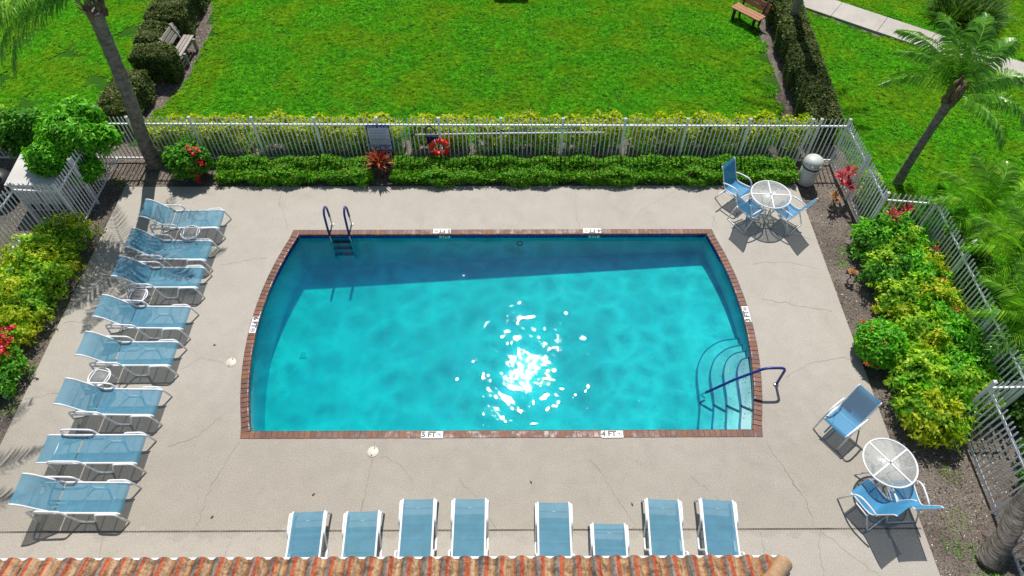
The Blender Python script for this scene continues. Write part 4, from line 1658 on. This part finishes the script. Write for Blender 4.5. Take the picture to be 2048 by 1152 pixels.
bench('weathered grey slatted bench between the left hedges', (-9.55, 17.95, -.03), R(-4), 'wood_grey', 'wood_grey', 3, 3, .10, 1.15).scale = (.92, .92, .92)
bench('reddish brown plank bench at top right of the lawn', (7.42, 19.70, -.03), R(-139), 'wood_brown', 'wood_dark', 3, 2, .13, 1.15).scale = (.92, .92, .92)
bench('dark bench cut off by the top edge of the photo', (0.1, 21.3, -.03), R(-90), 'wood_dark', 'wood_dark', 3, 2, .12, 1.1)


# ================================================================== PLANTS
def plant(name, label, cat, base, group=None):
    return wthing(name, label, cat, (base[0], base[1], -0.04), group)


def hedge(label, x0, x1, y0, y1, z0, z1, n, L, W, mat, per=5, depth=.14, amp=.035, nst=14, group=None):
    t = plant('hedge', label, 'hedge', ((x0 + x1) / 2, (y0 + y1) / 2), group)
    P, A = samp_box(n, x0, x1, y0, y1, z0, z1, depth, amp)
    foliage(t, P, A, per, L, W, mat)
    bs, ts = [], []
    for i in range(nst):
        bx, by = random.uniform(x0 + .05, x1 - .05), random.uniform(y0 + .1, y1 - .1)
        bs.append((bx, by, -.05))
        ts.append((bx + random.uniform(-.15, .15), by + random.uniform(-.15, .15), z0 + (z1 - z0) * random.uniform(.5, .9)))
    stems(t, bs, ts, .013)
    return t


def bush(name, label, c, h, n, L, W, mat, per=6, amp=.10, shell=.45, low=-.45, cat='shrub', group=None, nst=6, mat2=None, frac2=.3, up=.35, fr=4.0):
    t = plant(name, label, cat, (c[0], c[1]), group)
    P, A = samp_ell(n, c, h, amp, shell, low, random.uniform(0, 6), fr)
    P[:, 2] = np.maximum(P[:, 2], 0.0)
    if mat2:
        # second leaf kind on a few whole branches
        k = RNG.random((7, 3)) * 2 - 1
        k = unit(k)
        u = unit((P - np.asarray(c)) / np.asarray(h))
        d = (u @ k.T)
        m = (d > (1 - frac2 * 0.55)).any(1)
        if m.any():
            foliage(t, P[m], A[m], per, L * 1.05, W * 1.05, mat2, 'new_growth', up=up)
        P, A = P[~m], A[~m]
    foliage(t, P, A, per, L, W, mat, up=up)
    bs, ts = [], []
    for i in range(nst):
        a = random.uniform(0, 6.28)
        bs.append((c[0] + .12 * math.cos(a), c[1] + .12 * math.sin(a), -.05))
        ts.append((c[0] + h[0] * .6 * math.cos(a), c[1] + h[1] * .6 * math.sin(a), c[2] + h[2] * random.uniform(.1, .6)))
    stems(t, bs, ts, .014)
    return t


# yellow hedge behind the back fence, bare stems at its foot
t = plant('hedge', 'long loose yellow and green hedge behind the back fence', 'hedge', (-.6, 13.85))
P, A = samp_box(12500, -9.2, 7.6, 13.54, 14.16, .24, .82, .16, .07)
P[:, 2] += .06 * np.sin(P[:, 0] * 5.1) + .05 * np.sin(P[:, 0] * 11.7 + 1) + .05 * (P[:, 1] - 13.9) + np.where(RNG.random(len(P)) < .05, RNG.uniform(0, .14, len(P)), 0) * (P[:, 2] > .6)
gap = (np.sin(P[:, 0] * 3.3 + 1) + np.sin(P[:, 0] * 7.9)) < -1.45
P, A = P[~gap], A[~gap]
hi = P[:, 2] > .46 + .12 * np.sin(P[:, 0] * 6)
foliage(t, P[hi], A[hi], 6, .082, .050, 'leaf_yellow')
foliage(t, P[~hi], A[~hi], 5, .07, .04, 'leaf_variegated', 'lower_foliage')
bs, ts = [], []
for i in range(110):
    x = -9.0 + 16.5 * i / 109 + random.uniform(-.08, .08)
    bs.append((x, 13.8 + random.uniform(-.1, .15), -.05))
    ts.append((x + random.uniform(-.16, .16), 13.8 + random.uniform(-.2, .2), random.uniform(.5, .85)))
stems(t, bs, ts, .013)

hedge('low clipped green hedge inside the back fence, left of red plant', -7.25, -3.50, 12.50, 13.20, .0, .31, 3800, .060, .036, 'leaf_low', 5, .12, .085)
hedge('low clipped green hedge inside the back fence, right of red plant', -2.92, 7.10, 12.48, 13.18, .0, .30, 9600, .060, .036, 'leaf_low', 5, .12, .085, 30)
t = plant('hedge', 'dark clipped hedge dividing the lawn at top right', 'hedge', (8.3, 17.5))
P, A = samp_box(13000, 7.80, 8.52, 13.95, 21.4, .0, .90, .12, .05)
P[:, 0] += .07 * (P[:, 1] - 14.5)
foliage(t, P, A, 5, .062, .036, 'leaf_hedge')
stems(t, [(8.1 + .07 * i * .5, 14.3 + .5 * i, -.05) for i in range(14)], [(8.15 + .07 * i * .5, 14.35 + .5 * i, .7) for i in range(14)], .02)
hedge('clipped hedge block nearest the back fence at upper left', -10.75, -9.95, 14.55, 16.25, .0, .78, 3600, .058, .034, 'leaf_hedge', 5, .12, .05)
hedge('square clipped hedge block below the grey bench', -10.5, -9.42, 16.62, 17.25, .0, .92, 2900, .058, .034, 'leaf_hedge', 5, .12, .04)
hedge('clipped hedge block behind the grey bench at top left', -10.75, -9.75, 18.65, 21.6, .0, .95, 6800, .058, .034, 'leaf_hedge', 5, .12, .05)
hedge('short clipped hedge stub beside the grey bench back', -10.75, -10.05, 17.55, 18.60, .0, .80, 2400, .058, .034, 'leaf_hedge', 5, .12, .05)

# schefflera and dark bushes at upper left
t = plant('umbrella_tree', 'bushy bright green tree overhanging the left fence corner', 'tree', (-10.6, 12.9))
Ps, As = [], []
for c, h, n in (((-10.35, 12.75, 1.55), (.75, .62, .55), 620), ((-10.75, 12.2, 1.30), (.52, .45, .40), 380), ((-9.85, 12.95, 1.25), (.55, .45, .42), 360), ((-10.15, 13.25, 1.75), (.55, .42, .40), 320), ((-10.1, 12.3, .85), (.42, .40, .36), 240), ((-10.7, 13.1, 1.2), (.5, .4, .5), 220)):
    h = tuple(v * .86 for v in h)
    c = (-10.4 + (c[0] + 10.4) * .88, c[1] - .04, c[2] * .90)
    p, a = samp_ell(n, c, h, .14, .5, -.55, random.uniform(0, 6), 3.5)
    Ps.append(p)
    As.append(a)
foliage(t, np.vstack(Ps), np.vstack(As), 8, .135, .052, 'leaf_bright', 'crown', up=.15)
stems(t, [(-10.55, 12.85, -.05)] * 5 + [(-10.5, 12.8, -.05)] * 2, [(-10.3, 12.75, 1.5), (-10.75, 12.3, 1.25), (-9.95, 12.95, 1.2), (-10.15, 13.2, 1.7), (-10.15, 12.4, .85), (-10.7, 13.1, 1.2), (-10.4, 12.5, 1.1)], .035, 'stem', 'trunk')
bush('shrub', 'dark leafy shrub at the left frame edge behind the cabinet', (-11.75, 13.35, .85), (.80, .45, .70), 1900, .085, .045, 'leaf_green', 6, .12, .5)
bush('shrub', 'pale green leafy shrub beyond the fence at far left edge', (-13.2, 13.75, .80), (.95, .5, .70), 1900, .085, .045, 'leaf_variegated', 6, .12, .5)

# ixora with red flowers by the left palm
t = bush('ixora_bush', 'dark green bush with red flowers under the left palm', (-7.95, 12.86, .42), (.50, .40, .45), 950, .085, .045, 'leaf_green', 6, .12, .5)
fl = [(-7.62, 12.72, .80), (-7.52, 12.62, .62), (-7.55, 12.80, .90), (-7.75, 12.60, .55), (-7.72, 12.50, .40), (-7.60, 12.48, .30), (-7.50, 12.70, .50), (-7.82, 12.52, .62), (-7.66, 12.45, .18), (-7.72, 12.8, .93)]
flowers(t, fl, 'flower_red', .075)

# red bromeliad-like ti plant in the gap of the low hedge
t = plant('ti_plant', 'spiky dark red and orange plant in the hedge gap under the sign', 'plant', (-3.21, 12.80))
n = 75
az = RNG.uniform(0, 2 * PI, n)
el = RNG.uniform(.05, 1.35, n)
D = np.stack([np.cos(az) * np.cos(el), np.sin(az) * np.cos(el), np.sin(el)], 1)
P = np.tile([-3.21, 12.80, .42], (n, 1)) + D * .04 + np.stack([np.zeros(n), np.zeros(n), RNG.uniform(-.08, .10, n)], 1)
Nn = np.stack([-np.cos(az) * np.sin(el), -np.sin(az) * np.sin(el), np.cos(el)], 1)
mobj('rosette', leafmesh('rosette', P, D, Nn, RNG.uniform(.28, .42, n), RNG.uniform(.05, .075, n), .05), 'leaf_ti', t)
stems(t, [(-3.21, 12.80, -.05)], [(-3.21, 12.80, .45)], .04)

# left bed
LB = [((-10.15, 10.45, .30), (.62, .50, .38), 'leaf_variegated', 'green and yellow shrub at the far end of the left bed'),
      ((-10.55, 9.75, .34), (.60, .52, .42), 'leaf_yellow', 'yellow shrub against the left fence, second from far end of bed'),
      ((-10.05, 9.30, .28), (.50, .52, .36), 'leaf_variegated', 'yellow green shrub leaning over soil in middle of left bed'),
      ((-10.75, 8.75, .36), (.62, .60, .44), 'leaf_yellow', 'large yellow shrub at left frame edge above the red flowers'),
      ((-10.20, 8.30, .28), (.50, .48, .36), 'leaf_variegated', 'yellow green shrub just above the red flowered one in left bed'),
      ((-10.55, 7.55, .32), (.58, .55, .42), 'leaf_variegated', 'yellow green shrub full of red flowers at the left frame edge'),
      ((-10.15, 6.85, .24), (.50, .50, .32), 'leaf_green', 'low dark green shrub at the near end of the left bed')]
for c, h, mt, lab in LB:
    t = bush('shrub', lab, c, (h[0] * 1.05, h[1] * 1.15, h[2] * .95), 540, .094, .040, mt, 6, .28, .9, -.3, nst=18, mat2='leaf_yellow' if mt != 'leaf_yellow' else 'leaf_variegated', frac2=.22, fr=5)
    if 'full of red' in lab:
        flowers(t, [(-10.20 + random.uniform(-.40, .32), 7.45 + random.uniform(-.45, .5), .62 + random.uniform(-.1, .15)) for _ in range(22)], 'flower_red', .09)
        flowers(t, [(-10.35 + random.uniform(-.3, .3), 7.3 + random.uniform(-.3, .3), .60) for _ in range(5)], 'flower_orange', .08)

# right bed
RB = [((8.22, 10.30, .34), (.46, .42, .42), 'leaf_green', 'leaf_bright', 'dark green shrub at the far tip of the right bed'),
      ((8.80, 10.15, .42), (.46, .45, .46), 'leaf_variegated', 'leaf_bright', 'yellow edged shrub at the far tip of bed by the fence jog'),
      ((8.15, 9.45, .34), (.50, .55, .42), 'leaf_variegated', 'leaf_green', 'yellow green shrub on the deck side, far third of right bed'),
      ((8.85, 9.30, .40), (.50, .55, .46), 'leaf_bright', 'leaf_yellow', 'bright green shrub on the fence side, far third of right bed'),
      ((8.25, 8.55, .36), (.55, .52, .42), 'leaf_yellow', 'leaf_variegated', 'yellow shrub on the deck side just beyond round ixora bush'),
      ((8.90, 8.40, .40), (.48, .52, .46), 'leaf_bright', 'leaf_yellow', 'bright green shrub with red blooms in middle of right bed'),
      ((8.40, 7.65, .36), (.55, .55, .44), 'leaf_variegated', 'leaf_yellow', 'yellow green shrub directly right of the round ixora bush'),
      ((8.95, 7.45, .42), (.42, .55, .46), 'leaf_green', 'leaf_bright', 'green shrub against the fence right of the ixora bush'),
      ((8.10, 6.75, .34), (.58, .52, .42), 'leaf_variegated', 'leaf_bright', 'yellow green shrub in the near part of the right bed, deck side'),
      ((8.75, 6.60, .40), (.50, .52, .46), 'leaf_bright', 'leaf_variegated', 'bright green shrub beside the lower fence corner post'),
      ((7.95, 5.95, .32), (.50, .48, .40), 'leaf_variegated', 'leaf_yellow', 'yellow tipped shrub at near end of right bed')]
for c, h, mt, m2, lab in RB:
    c = (c[0] + (.16 if c[0] < 8.5 and c[1] > 7.9 else 0.0), c[1], c[2])
    t = bush('shrub', lab, c, (h[0] * 1.06, h[1] * 1.12, h[2] * .90), 700, .100, .046, mt, 6, .26, .8, -.4, nst=10, mat2=m2, frac2=.34, fr=6)
    if 'red blooms' in lab:
        flowers(t, [(9.02, 8.80, .80), (8.95, 8.0, .82)], 'flower_red', .05)
    if 'far third of right bed' in lab and 'fence side' in lab:
        flowers(t, [(9.22, 9.65, .80)], 'flower_red', .055)
t = bush('ixora_bush', 'round clipped green bush with orange red flowers at deck edge', (7.48, 7.50, .36), (.45, .48, .42), 1700, .066, .036, 'leaf_bright', 6, .03, .25, -.6)
flowers(t, [(7.22, 7.65, .68), (7.10, 7.35, .45), (7.12, 7.10, .30), (7.30, 7.05, .25), (7.20, 7.95, .50), (7.35, 7.30, .70)], 'flower_orange', .05)


def cordyline(label, base, heads, mat, L=.26):
    t = plant('cordyline', label, 'plant', base)
    for hx, hy, hz in heads:
        n = 16
        az = RNG.uniform(0, 2 * PI, n)
        el = RNG.uniform(.0, 1.2, n)
        D = np.stack([np.cos(az) * np.cos(el), np.sin(az) * np.cos(el), np.sin(el)], 1)
        P = np.tile([hx, hy, hz], (n, 1)) + D * .02
        Nn = np.stack([-np.cos(az) * np.sin(el), -np.sin(az) * np.sin(el), np.cos(el)], 1)
        mobj('leaf_head', leafmesh('leaf_head', P, D, Nn, RNG.uniform(L * .7, L * 1.1, n), RNG.uniform(.05, .085, n), .04), mat, t)
    stems(t, [(base[0], base[1], -.05)] * len(heads), heads, .012)
    return t


cordyline('bright pink leaved plant beside the trash can', (7.95, 11.9), [(7.97, 12.02, .62), (8.10, 12.1, .70), (8.05, 11.85, .50)], 'leaf_pink')
cordyline('pale orange leaved plant at the foot of the pink one', (7.80, 11.65), [(7.80, 11.68, .30)], 'leaf_orange', .20)
cordyline('pink leaved plant poking up at the fence jog', (8.62, 10.52), [(8.52, 10.48, .95), (8.75, 10.52, 1.02)], 'leaf_pink', .24)
cordyline('leggy orange seedling in the bare soil of the right bed', (7.55, 9.45), [(7.55, 9.45, .22)], 'leaf_orange', .12)
cordyline('small bright plant under the leaning trunk at lower right', (7.95, 2.95), [(7.9, 2.9, .10), (8.1, 2.95, .12), (7.75, 2.95, .10)], 'leaf_bright', .2)

# strappy clump beyond the footpath
t = plant('liriope_clump', 'dark strappy leaved clump beyond the footpath at top right', 'plant', (14.4, 19.9))
for cx, cy, rad in ((13.95, 19.95, .5), (14.6, 19.75, .5), (14.3, 20.4, .5), (15.0, 20.2, .45)):
    n = 520
    az = RNG.uniform(0, 2 * PI, n)
    el = RNG.uniform(.25, 1.4, n)
    D = np.stack([np.cos(az) * np.cos(el), np.sin(az) * np.cos(el), np.sin(el)], 1)
    rr = rad * np.sqrt(RNG.random(n))
    P = np.stack([cx + rr * np.cos(az), cy + rr * np.sin(az), np.full(n, .0)], 1)
    Nn = np.stack([-np.cos(az) * np.sin(el), -np.sin(az) * np.sin(el), np.cos(el)], 1) + RNG.normal(0, .2, (n, 3))
    mobj('leaf_tuft', leafmesh('leaf_tuft', P, D, Nn, RNG.uniform(.4, .8, n), .034, .06), 'blade_leaf', t)
bush('shrub', 'small shrub at right frame edge beside the footpath', (15.1, 15.9, .3), (.5, .45, .4), 500, .085, .045, 'leaf_dark', 6, .12, .5)


# ------------------------------------------------------------------ palms
def frond(parent, o, az, el, length, droop, ll, nl, mat, hang=.8, wleaf=.022, r=.016, twist=0.0):
    o = Vector(o)
    N = 16
    pts, dirs = [o.copy()], []
    p = o.copy()
    for i in range(N):
        t = i / (N - 1)
        e = el - droop * (t ** 1.25)
        a = az + twist * t
        d = Vector((math.cos(a) * math.cos(e), math.sin(a) * math.cos(e), math.sin(e)))
        dirs.append(d)
        p = p + d * (length / N)
        pts.append(p.copy())
    dirs.append(dirs[-1])
    mb = MB()
    mb.tube(pts, [r * (1 - .8 * i / N) for i in range(N + 1)], 5)
    nq = []
    for k in range(nl):
        t = .12 + .88 * (k + random.uniform(-.3, .3)) / nl
        f = min(max(t, 0), .999) * N
        i = int(f)
        q = pts[i].lerp(pts[i + 1], f - i)
        d = dirs[i]
        side = d.cross(Vector((0, 0, 1)))
        side = side.normalized() if side.length > .05 else Vector((1, 0, 0))
        upv = side.cross(d)
        env = (math.sin(PI * min(1, .18 + .82 * t)) ** .6) if t > .25 else .75
        for sg in (-1, 1):
            L = ll * max(.3, env) * random.uniform(.85, 1.12)
            dd = (side * sg * .85 + d * (.35 + .5 * t) + upv * random.uniform(.05, .35)).normalized()
            g = Vector((0, 0, -1))
            p0 = q
            p1 = p0 + dd * L * .36
            d2 = (dd + g * hang * random.uniform(.7, 1.2)).normalized()
            p2 = p1 + d2 * L * .34
            d3 = (d2 + g * hang * 1.1).normalized()
            p3 = p2 + d3 * L * .32
            wv = d.lerp(upv, .35).normalized() * wleaf
            nq.append((p0 - wv * .35, p0 + wv * .35, p1 + wv * .5, p1 - wv * .5, p2 + wv * .4, p2 - wv * .4, p3))
    for (a, b, c, dd_, e, f_, g_) in nq:
        mb.add([a, b, c, dd_, e, f_, g_], [(0, 1, 2, 3), (3, 2, 4, 5), (5, 4, 6)])
    return mb.build('frond', mat, parent)


def palm(label, pts, rads, crown, fronds, mat='palm_leaf', barkm='palm_bark', boots=True, cat='palm tree'):
    t = plant('palm_tree', label, cat, pts[0])
    P = smooth3(pts, 8)
    n = len(P)
    rr = [float(np.interp(i / (n - 1), np.linspace(0, 1, len(rads)), rads)) * (1 + .035 * math.sin(i * 2.9)) for i in range(n)]
    mb = MB()
    mb.tube(P, rr, 14)
    mb.build('trunk', barkm, t)
    if boots:
        top = Vector(pts[-1])
        for k in range(12):
            a = k * 2.4
            z = -.12 + .035 * k
            mb = MB()
            b0 = top + Vector((math.cos(a) * rads[-1] * .9, math.sin(a) * rads[-1] * .9, z))
            b1 = top + Vector((math.cos(a) * (rads[-1] * 1.12), math.sin(a) * (rads[-1] * 1.12), z + .14))
            b2 = top + Vector((math.cos(a) * (rads[-1] * .75), math.sin(a) * (rads[-1] * .75), z + .34))
            mb.tube([b0, b1, b2], [.055, .055, .020], 6)
            mb.build('leaf_boot', 'boot_bark', t)
    for f in fronds:
        frond(t, crown, *f[:3], f[3], f[4], int(f[5] * .72), mat, .8, .036)
    return t


def smooth3(pts, n=6):
    P = [Vector(p) for p in pts]
    out = []
    for i in range(len(P) - 1):
        p0, p1, p2, p3 = P[max(i - 1, 0)], P[i], P[i + 1], P[min(i + 2, len(P) - 1)]
        for k in range(n):
            t = k / n
            out.append(0.5 * ((2 * p1) + (p2 - p0) * t + (2 * p0 - 5 * p1 + 4 * p2 - p3) * t * t + (3 * p1 - p0 - 3 * p2 + p3) * t ** 3))
    out.append(P[-1])
    return out


# fronds: azimuth, start elevation, length, droop, leaflet length, leaflets per side
palm('slender palm with drooping fronds beyond the right fence', [(9.73, 12.52, -.05), (9.72, 12.52, .8), (9.76, 12.53, 1.7), (9.80, 12.54, 2.45)], [.125, .098, .09, .115], (9.82, 12.55, 2.62), [
    (R(172), .75, 1.85, 1.55, 0.47, 71), (R(140), 1.05, 2.05, 1.25, 0.50, 71), (R(100), 1.15, 2.0, 1.2, 0.50, 68), (R(62), 1.1, 2.2, 1.3, 0.54, 74), (R(35), 1.0, 2.0, 1.3, 0.52, 68),
    (R(5), .75, 1.9, 1.5, 0.50, 68), (R(-20), .45, 1.9, 1.6, 0.52, 71), (R(-48), .25, 1.75, 1.55, 0.47, 65), (R(80), .85, 1.9, 1.5, 0.50, 62), (R(50), .55, 1.9, 1.6, .5, 60), (R(160), 1.1, 1.9, 1.5, .5, 60), (R(110), .8, 1.8, 1.6, .5, 60), (R(20), .6, 1.7, 1.7, 0.47, 55)])
palm('tall leaning palm trunk at upper left with bulging top', [(-9.06, 13.26, -.05), (-8.98, 13.22, .9), (-8.72, 13.16, 2.4), (-8.52, 13.1, 4.0), (-8.47, 13.08, 4.35)], [.20, .16, .145, .145, .21], (-8.44, 13.06, 4.75), [
    (R(186), -.10, 2.9, 1.0, .62, 64), (R(197), .15, 3.0, 1.25, .62, 64), (R(176), .10, 2.9, 1.2, .6, 60), (R(208), -.05, 2.5, 1.2, .6, 56), (R(205), .5, 2.5, 1.7, .55, 50), (R(178), .55, 2.6, 1.75, .55, 50), (R(150), .7, 2.5, 1.5, .5, 44), (R(120), .8, 2.4, 1.4, .5, 44), (R(80), .8, 2.4, 1.4, .5, 44), (R(40), .8, 2.4, 1.4, .5, 44),
    (R(5), .7, 2.3, 1.4, .5, 44), (R(-30), .75, 2.2, 1.3, .5, 44), (R(-65), .85, 2.1, 1.2, .5, 44), (R(-100), .85, 2.1, 1.2, .5, 44), (R(-125), .7, 2.3, 1.4, .5, 44), (R(232), .6, 2.4, 1.5, .55, 48),
    (R(60), 1.2, 2.0, .9, .45, 40), (R(190), 1.2, 2.0, .9, .45, 40), (R(-60), 1.25, 2.0, .9, .45, 40)])
palm('pale palm trunk rising from the dividing hedge at top right', [(8.45, 18.76, -.05), (8.44, 18.76, 1.5), (8.38, 18.74, 3.4), (8.36, 18.7, 5.2)], [.145, .12, .11, .12], (8.36, 18.7, 5.4), [
    (R(a), .75, 2.0, 1.5, .45, 36) for a in range(0, 360, 33)], 'palm_leaf', 'palm_bark_pale')
palm('thick grey leaning trunk at the lower right corner', [(8.10, 3.38, -.05), (8.25, 3.66, .5), (8.42, 4.05, 1.05), (8.9, 4.6, 2.6), (9.5, 5.2, 4.6)], [.21, .165, .155, .14, .14], (9.5, 5.2, 4.8), [
    (R(a), .6, 2.0, 1.4, .45, 36) for a in range(10, 370, 40)])
palm('palm outside the left frame edge shading the deck corner', [(-11.9, 7.4, -.05), (-11.6, 7.5, 1.8), (-11.1, 7.65, 3.6), (-10.75, 7.75, 4.8)], [.16, .13, .12, .13], (-10.72, 7.76, 5.0), [
    (R(a), .35, 2.3, .95, .5, 46) for a in (-62, -35, -10, 14, 45, 80, 115, 150, 185, 220, 255)])


def areca(label, base, stems_, mat='areca_leaf'):
    t = plant('areca_palm', label, 'palm tree', base, 'feathery palms outside the right fence')
    for (dx, dy, h, fr) in stems_:
        c = Vector((base[0] + dx, base[1] + dy, h))
        mb = MB()
        mb.tube([(base[0] + dx * .4, base[1] + dy * .4, -.05), (base[0] + dx * .8, base[1] + dy * .8, h * .6), c], [.055, .045, .04], 8)
        mb.build('trunk', 'palm_bark', t)
        for az, el, ln, dp in fr:
            frond(t, c, R(az), el, ln, dp, .46, 34, mat, .5, .032, .014)
    return t


FA = [(170, .8, 1.45, 1.5), (205, .7, 1.35, 1.6), (140, .95, 1.5, 1.3), (235, .6, 1.3, 1.6), (100, 1.1, 1.4, 1.1), (60, 1.0, 1.4, 1.2), (20, .9, 1.4, 1.3), (-20, .8, 1.4, 1.4), (-60, .7, 1.3, 1.5), (190, 1.15, 1.4, 1.2)]
areca('feathery palm just beyond the fence jog at right', (10.75, 10.35), [(-.35, 0, 1.15, FA)])
areca('feathery palm second along the outside of right fence', (10.75, 8.85), [(-.3, .05, 1.25, FA[::-1]), (.3, .3, 1.4, FA[:5])])
areca('feathery palm drooping over the lower part of right fence', (10.35, 7.35), [(-.3, 0, 1.15, FA), (.3, -.2, 1.4, FA[2:7])])
bush('shrub', 'dark green shrub outside fence behind the lower right corner', (9.9, 4.6, .4), (.8, .9, .5), 1300, .085, .045, 'leaf_green', 6, .12, .5)
bush('shrub', 'dark low shrub filling the gap outside the right fence', (10.0, 9.5, .35), (.45, .9, .4), 900, .085, .045, 'leaf_dark', 6, .12, .5)
bush('shrub', 'dark low shrub outside the fence under the feathery palms', (9.85, 6.3, .35), (.45, 1.0, .4), 900, .085, .045, 'leaf_dark', 6, .12, .5)
bush('shrub', 'thin yellow green shrub against outside of the right corner fence', (8.75, 11.7, .35), (.30, .75, .35), 380, .08, .045, 'leaf_variegated', 6, .15, .6)


# ------------------------------------------------------------------ soil litter, weeds
def litter(name, label, n, zones, L, W, mat, lift=.012, tilt=.35):
    ps = []
    ar = np.array([(z[1] - z[0]) * (z[3] - z[2]) for z in zones])
    idx = RNG.choice(len(zones), n, p=ar / ar.sum())
    Z = np.array(zones)[idx]
    x = Z[:, 0] + RNG.random(n) * (Z[:, 1] - Z[:, 0])
    y = Z[:, 2] + RNG.random(n) * (Z[:, 3] - Z[:, 2])
    P = np.stack([x, y, np.full(n, -.043) + RNG.random(n) * lift], 1)
    az = RNG.uniform(0, 2 * PI, n)
    D = np.stack([np.cos(az), np.sin(az), RNG.normal(0, tilt * .6, n)], 1)
    Nn = np.stack([RNG.normal(0, tilt, n), RNG.normal(0, tilt, n), np.ones(n)], 1)
    me = leafmesh(name, P, D, Nn, L * RNG.uniform(.5, 1.5, n), W * RNG.uniform(.5, 1.5, n), .1)
    return tag(mobj(name, me, mat), label, 'litter', kind='stuff')


BEDS = [(X1 + .01, 8.3, 2.0, 13.2), (8.2, 10.4, 2.0, 10.7), (-11.4, X0 - .01, 4.5, 13.4), (X0, X1, Y1 + .01, 13.35), (-10.0, 8.3, 13.3, 14.3), (7.6, 8.2, 14.2, 21.3), (-13.0, -10.0, 11.2, 13.6)]
litter('wood_chip', 'grey brown chips and dry litter covering the planting beds', 26000, BEDS, .035, .016, 'litter')
litter('leaf_litter', 'dark rotting leaves scattered over the planting beds', 7000, BEDS, .034, .018, 'litter_dark')
LE = [(-9.95, -9.25, 14.4, 21.0)]
litter('sandy_litter', 'pale sandy litter along the edge of the left hedges', 4500, LE, .035, .018, 'litter')


def tufts(name, label, spots, n, L, mat):
    Ps, Ds, Ns = [], [], []
    for x, y, rad in spots:
        m = n
        az = RNG.uniform(0, 2 * PI, m)
        el = RNG.uniform(.2, 1.2, m)
        rr = rad * np.sqrt(RNG.random(m))
        a2 = RNG.uniform(0, 2 * PI, m)
        Ps.append(np.stack([x + rr * np.cos(a2), y + rr * np.sin(a2), np.full(m, -.04)], 1))
        Ds.append(np.stack([np.cos(az) * np.cos(el), np.sin(az) * np.cos(el), np.sin(el)], 1))
        Ns.append(np.stack([-np.cos(az) * np.sin(el), -np.sin(az) * np.sin(el), np.cos(el)], 1))
    P, D, Nn = np.vstack(Ps), np.vstack(Ds), np.vstack(Ns)
    me = leafmesh(name, P, D, Nn, L * RNG.uniform(.6, 1.3, len(P)), .012, .05)
    return tag(mobj(name, me, mat), label, 'weeds', kind='stuff')


tufts('weed', 'sparse green weeds sprouting in the bare beds',
      [(7.85, 4.1, .25), (7.6, 3.6, .2), (8.0, 3.5, .2), (7.7, 10.3, .15), (7.45, 8.2, .12), (-9.75, 6.3, .15), (-9.7, 10.0, .12), (8.05, 4.9, .2), (7.9, 3.0, .25), (8.9, 12.9, .3), (8.8, 12.0, .25), (8.85, 11.2, .25), (-9.8, 12.6, .2), (7.55, 9.9, .15)], 60, .07, 'grass_blade')

# tiny leaf bits floating on the water over the steps and the shallow end
n = 95
xx = np.concatenate([RNG.uniform(4.05, 4.85, 45), RNG.normal(3.0, 1.0, 50)])
yy = np.concatenate([RNG.uniform(5.95, 7.5, 45), RNG.uniform(6.3, 9.6, 50)])
P = np.stack([xx.clip(.5, 4.8), yy, np.full(n, WATER_Z + .003)], 1)
az = RNG.uniform(0, 6.28, n)
D = np.stack([np.cos(az), np.sin(az), np.zeros(n)], 1)
me = leafmesh('floating_debris', P, D, np.tile([0, 0, 1.0], (n, 1)), RNG.uniform(.015, .045, n), RNG.uniform(.010, .020, n), .02)
tag(mobj('floating_debris', me, 'litter_dark'), 'tiny dark leaf bits floating over the pool steps', 'debris', kind='stuff')

# a few dry leaves and a twig on the deck
for x, y, lab in ((-3.55, 4.55, 'dry leaf scrap on the deck beyond the leftmost roof edge lounger'), (.40, 4.75, 'dry twig scrap on deck beyond the wide gap in the near loungers'),
                  (2.15, 4.40, 'dry leaf scrap on deck beyond the lounger that is set back'), (-6.15, 7.75, 'dry leaf scrap on deck between loungers and the left skimmer lid'), (-5.2, 4.2, 'dry leaf scrap by the drain right of the nearest left lounger')):
    P = np.array([[x, y, .006]])
    az = RNG.uniform(0, 6.28, 1)
    D = np.stack([np.cos(az), np.sin(az), np.full(1, .1)], 1)
    me = leafmesh('fallen_leaf', P, D, np.array([[0.1, 0.1, 1.0]]), .08, .028, .15)
    tag(mobj('fallen_leaf', me, 'litter_dark'), lab, 'leaf', 'dry leaf scraps on the deck')

# ------------------------------------------------------------------ lettering to real mesh
bpy.context.view_layer.update()
dg = bpy.context.evaluated_depsgraph_get()
for o in [o for o in COL.objects if o.type == 'FONT']:
    me = bpy.data.meshes.new_from_object(o.evaluated_get(dg))
    nm = 'lettering'
    q = bpy.data.objects.new(nm, me)
    COL.objects.link(q)
    q.parent = o.parent
    q.matrix_parent_inverse = o.matrix_parent_inverse.copy()
    q.location = o.location
    q.rotation_euler = o.rotation_euler
    bpy.data.objects.remove(o)
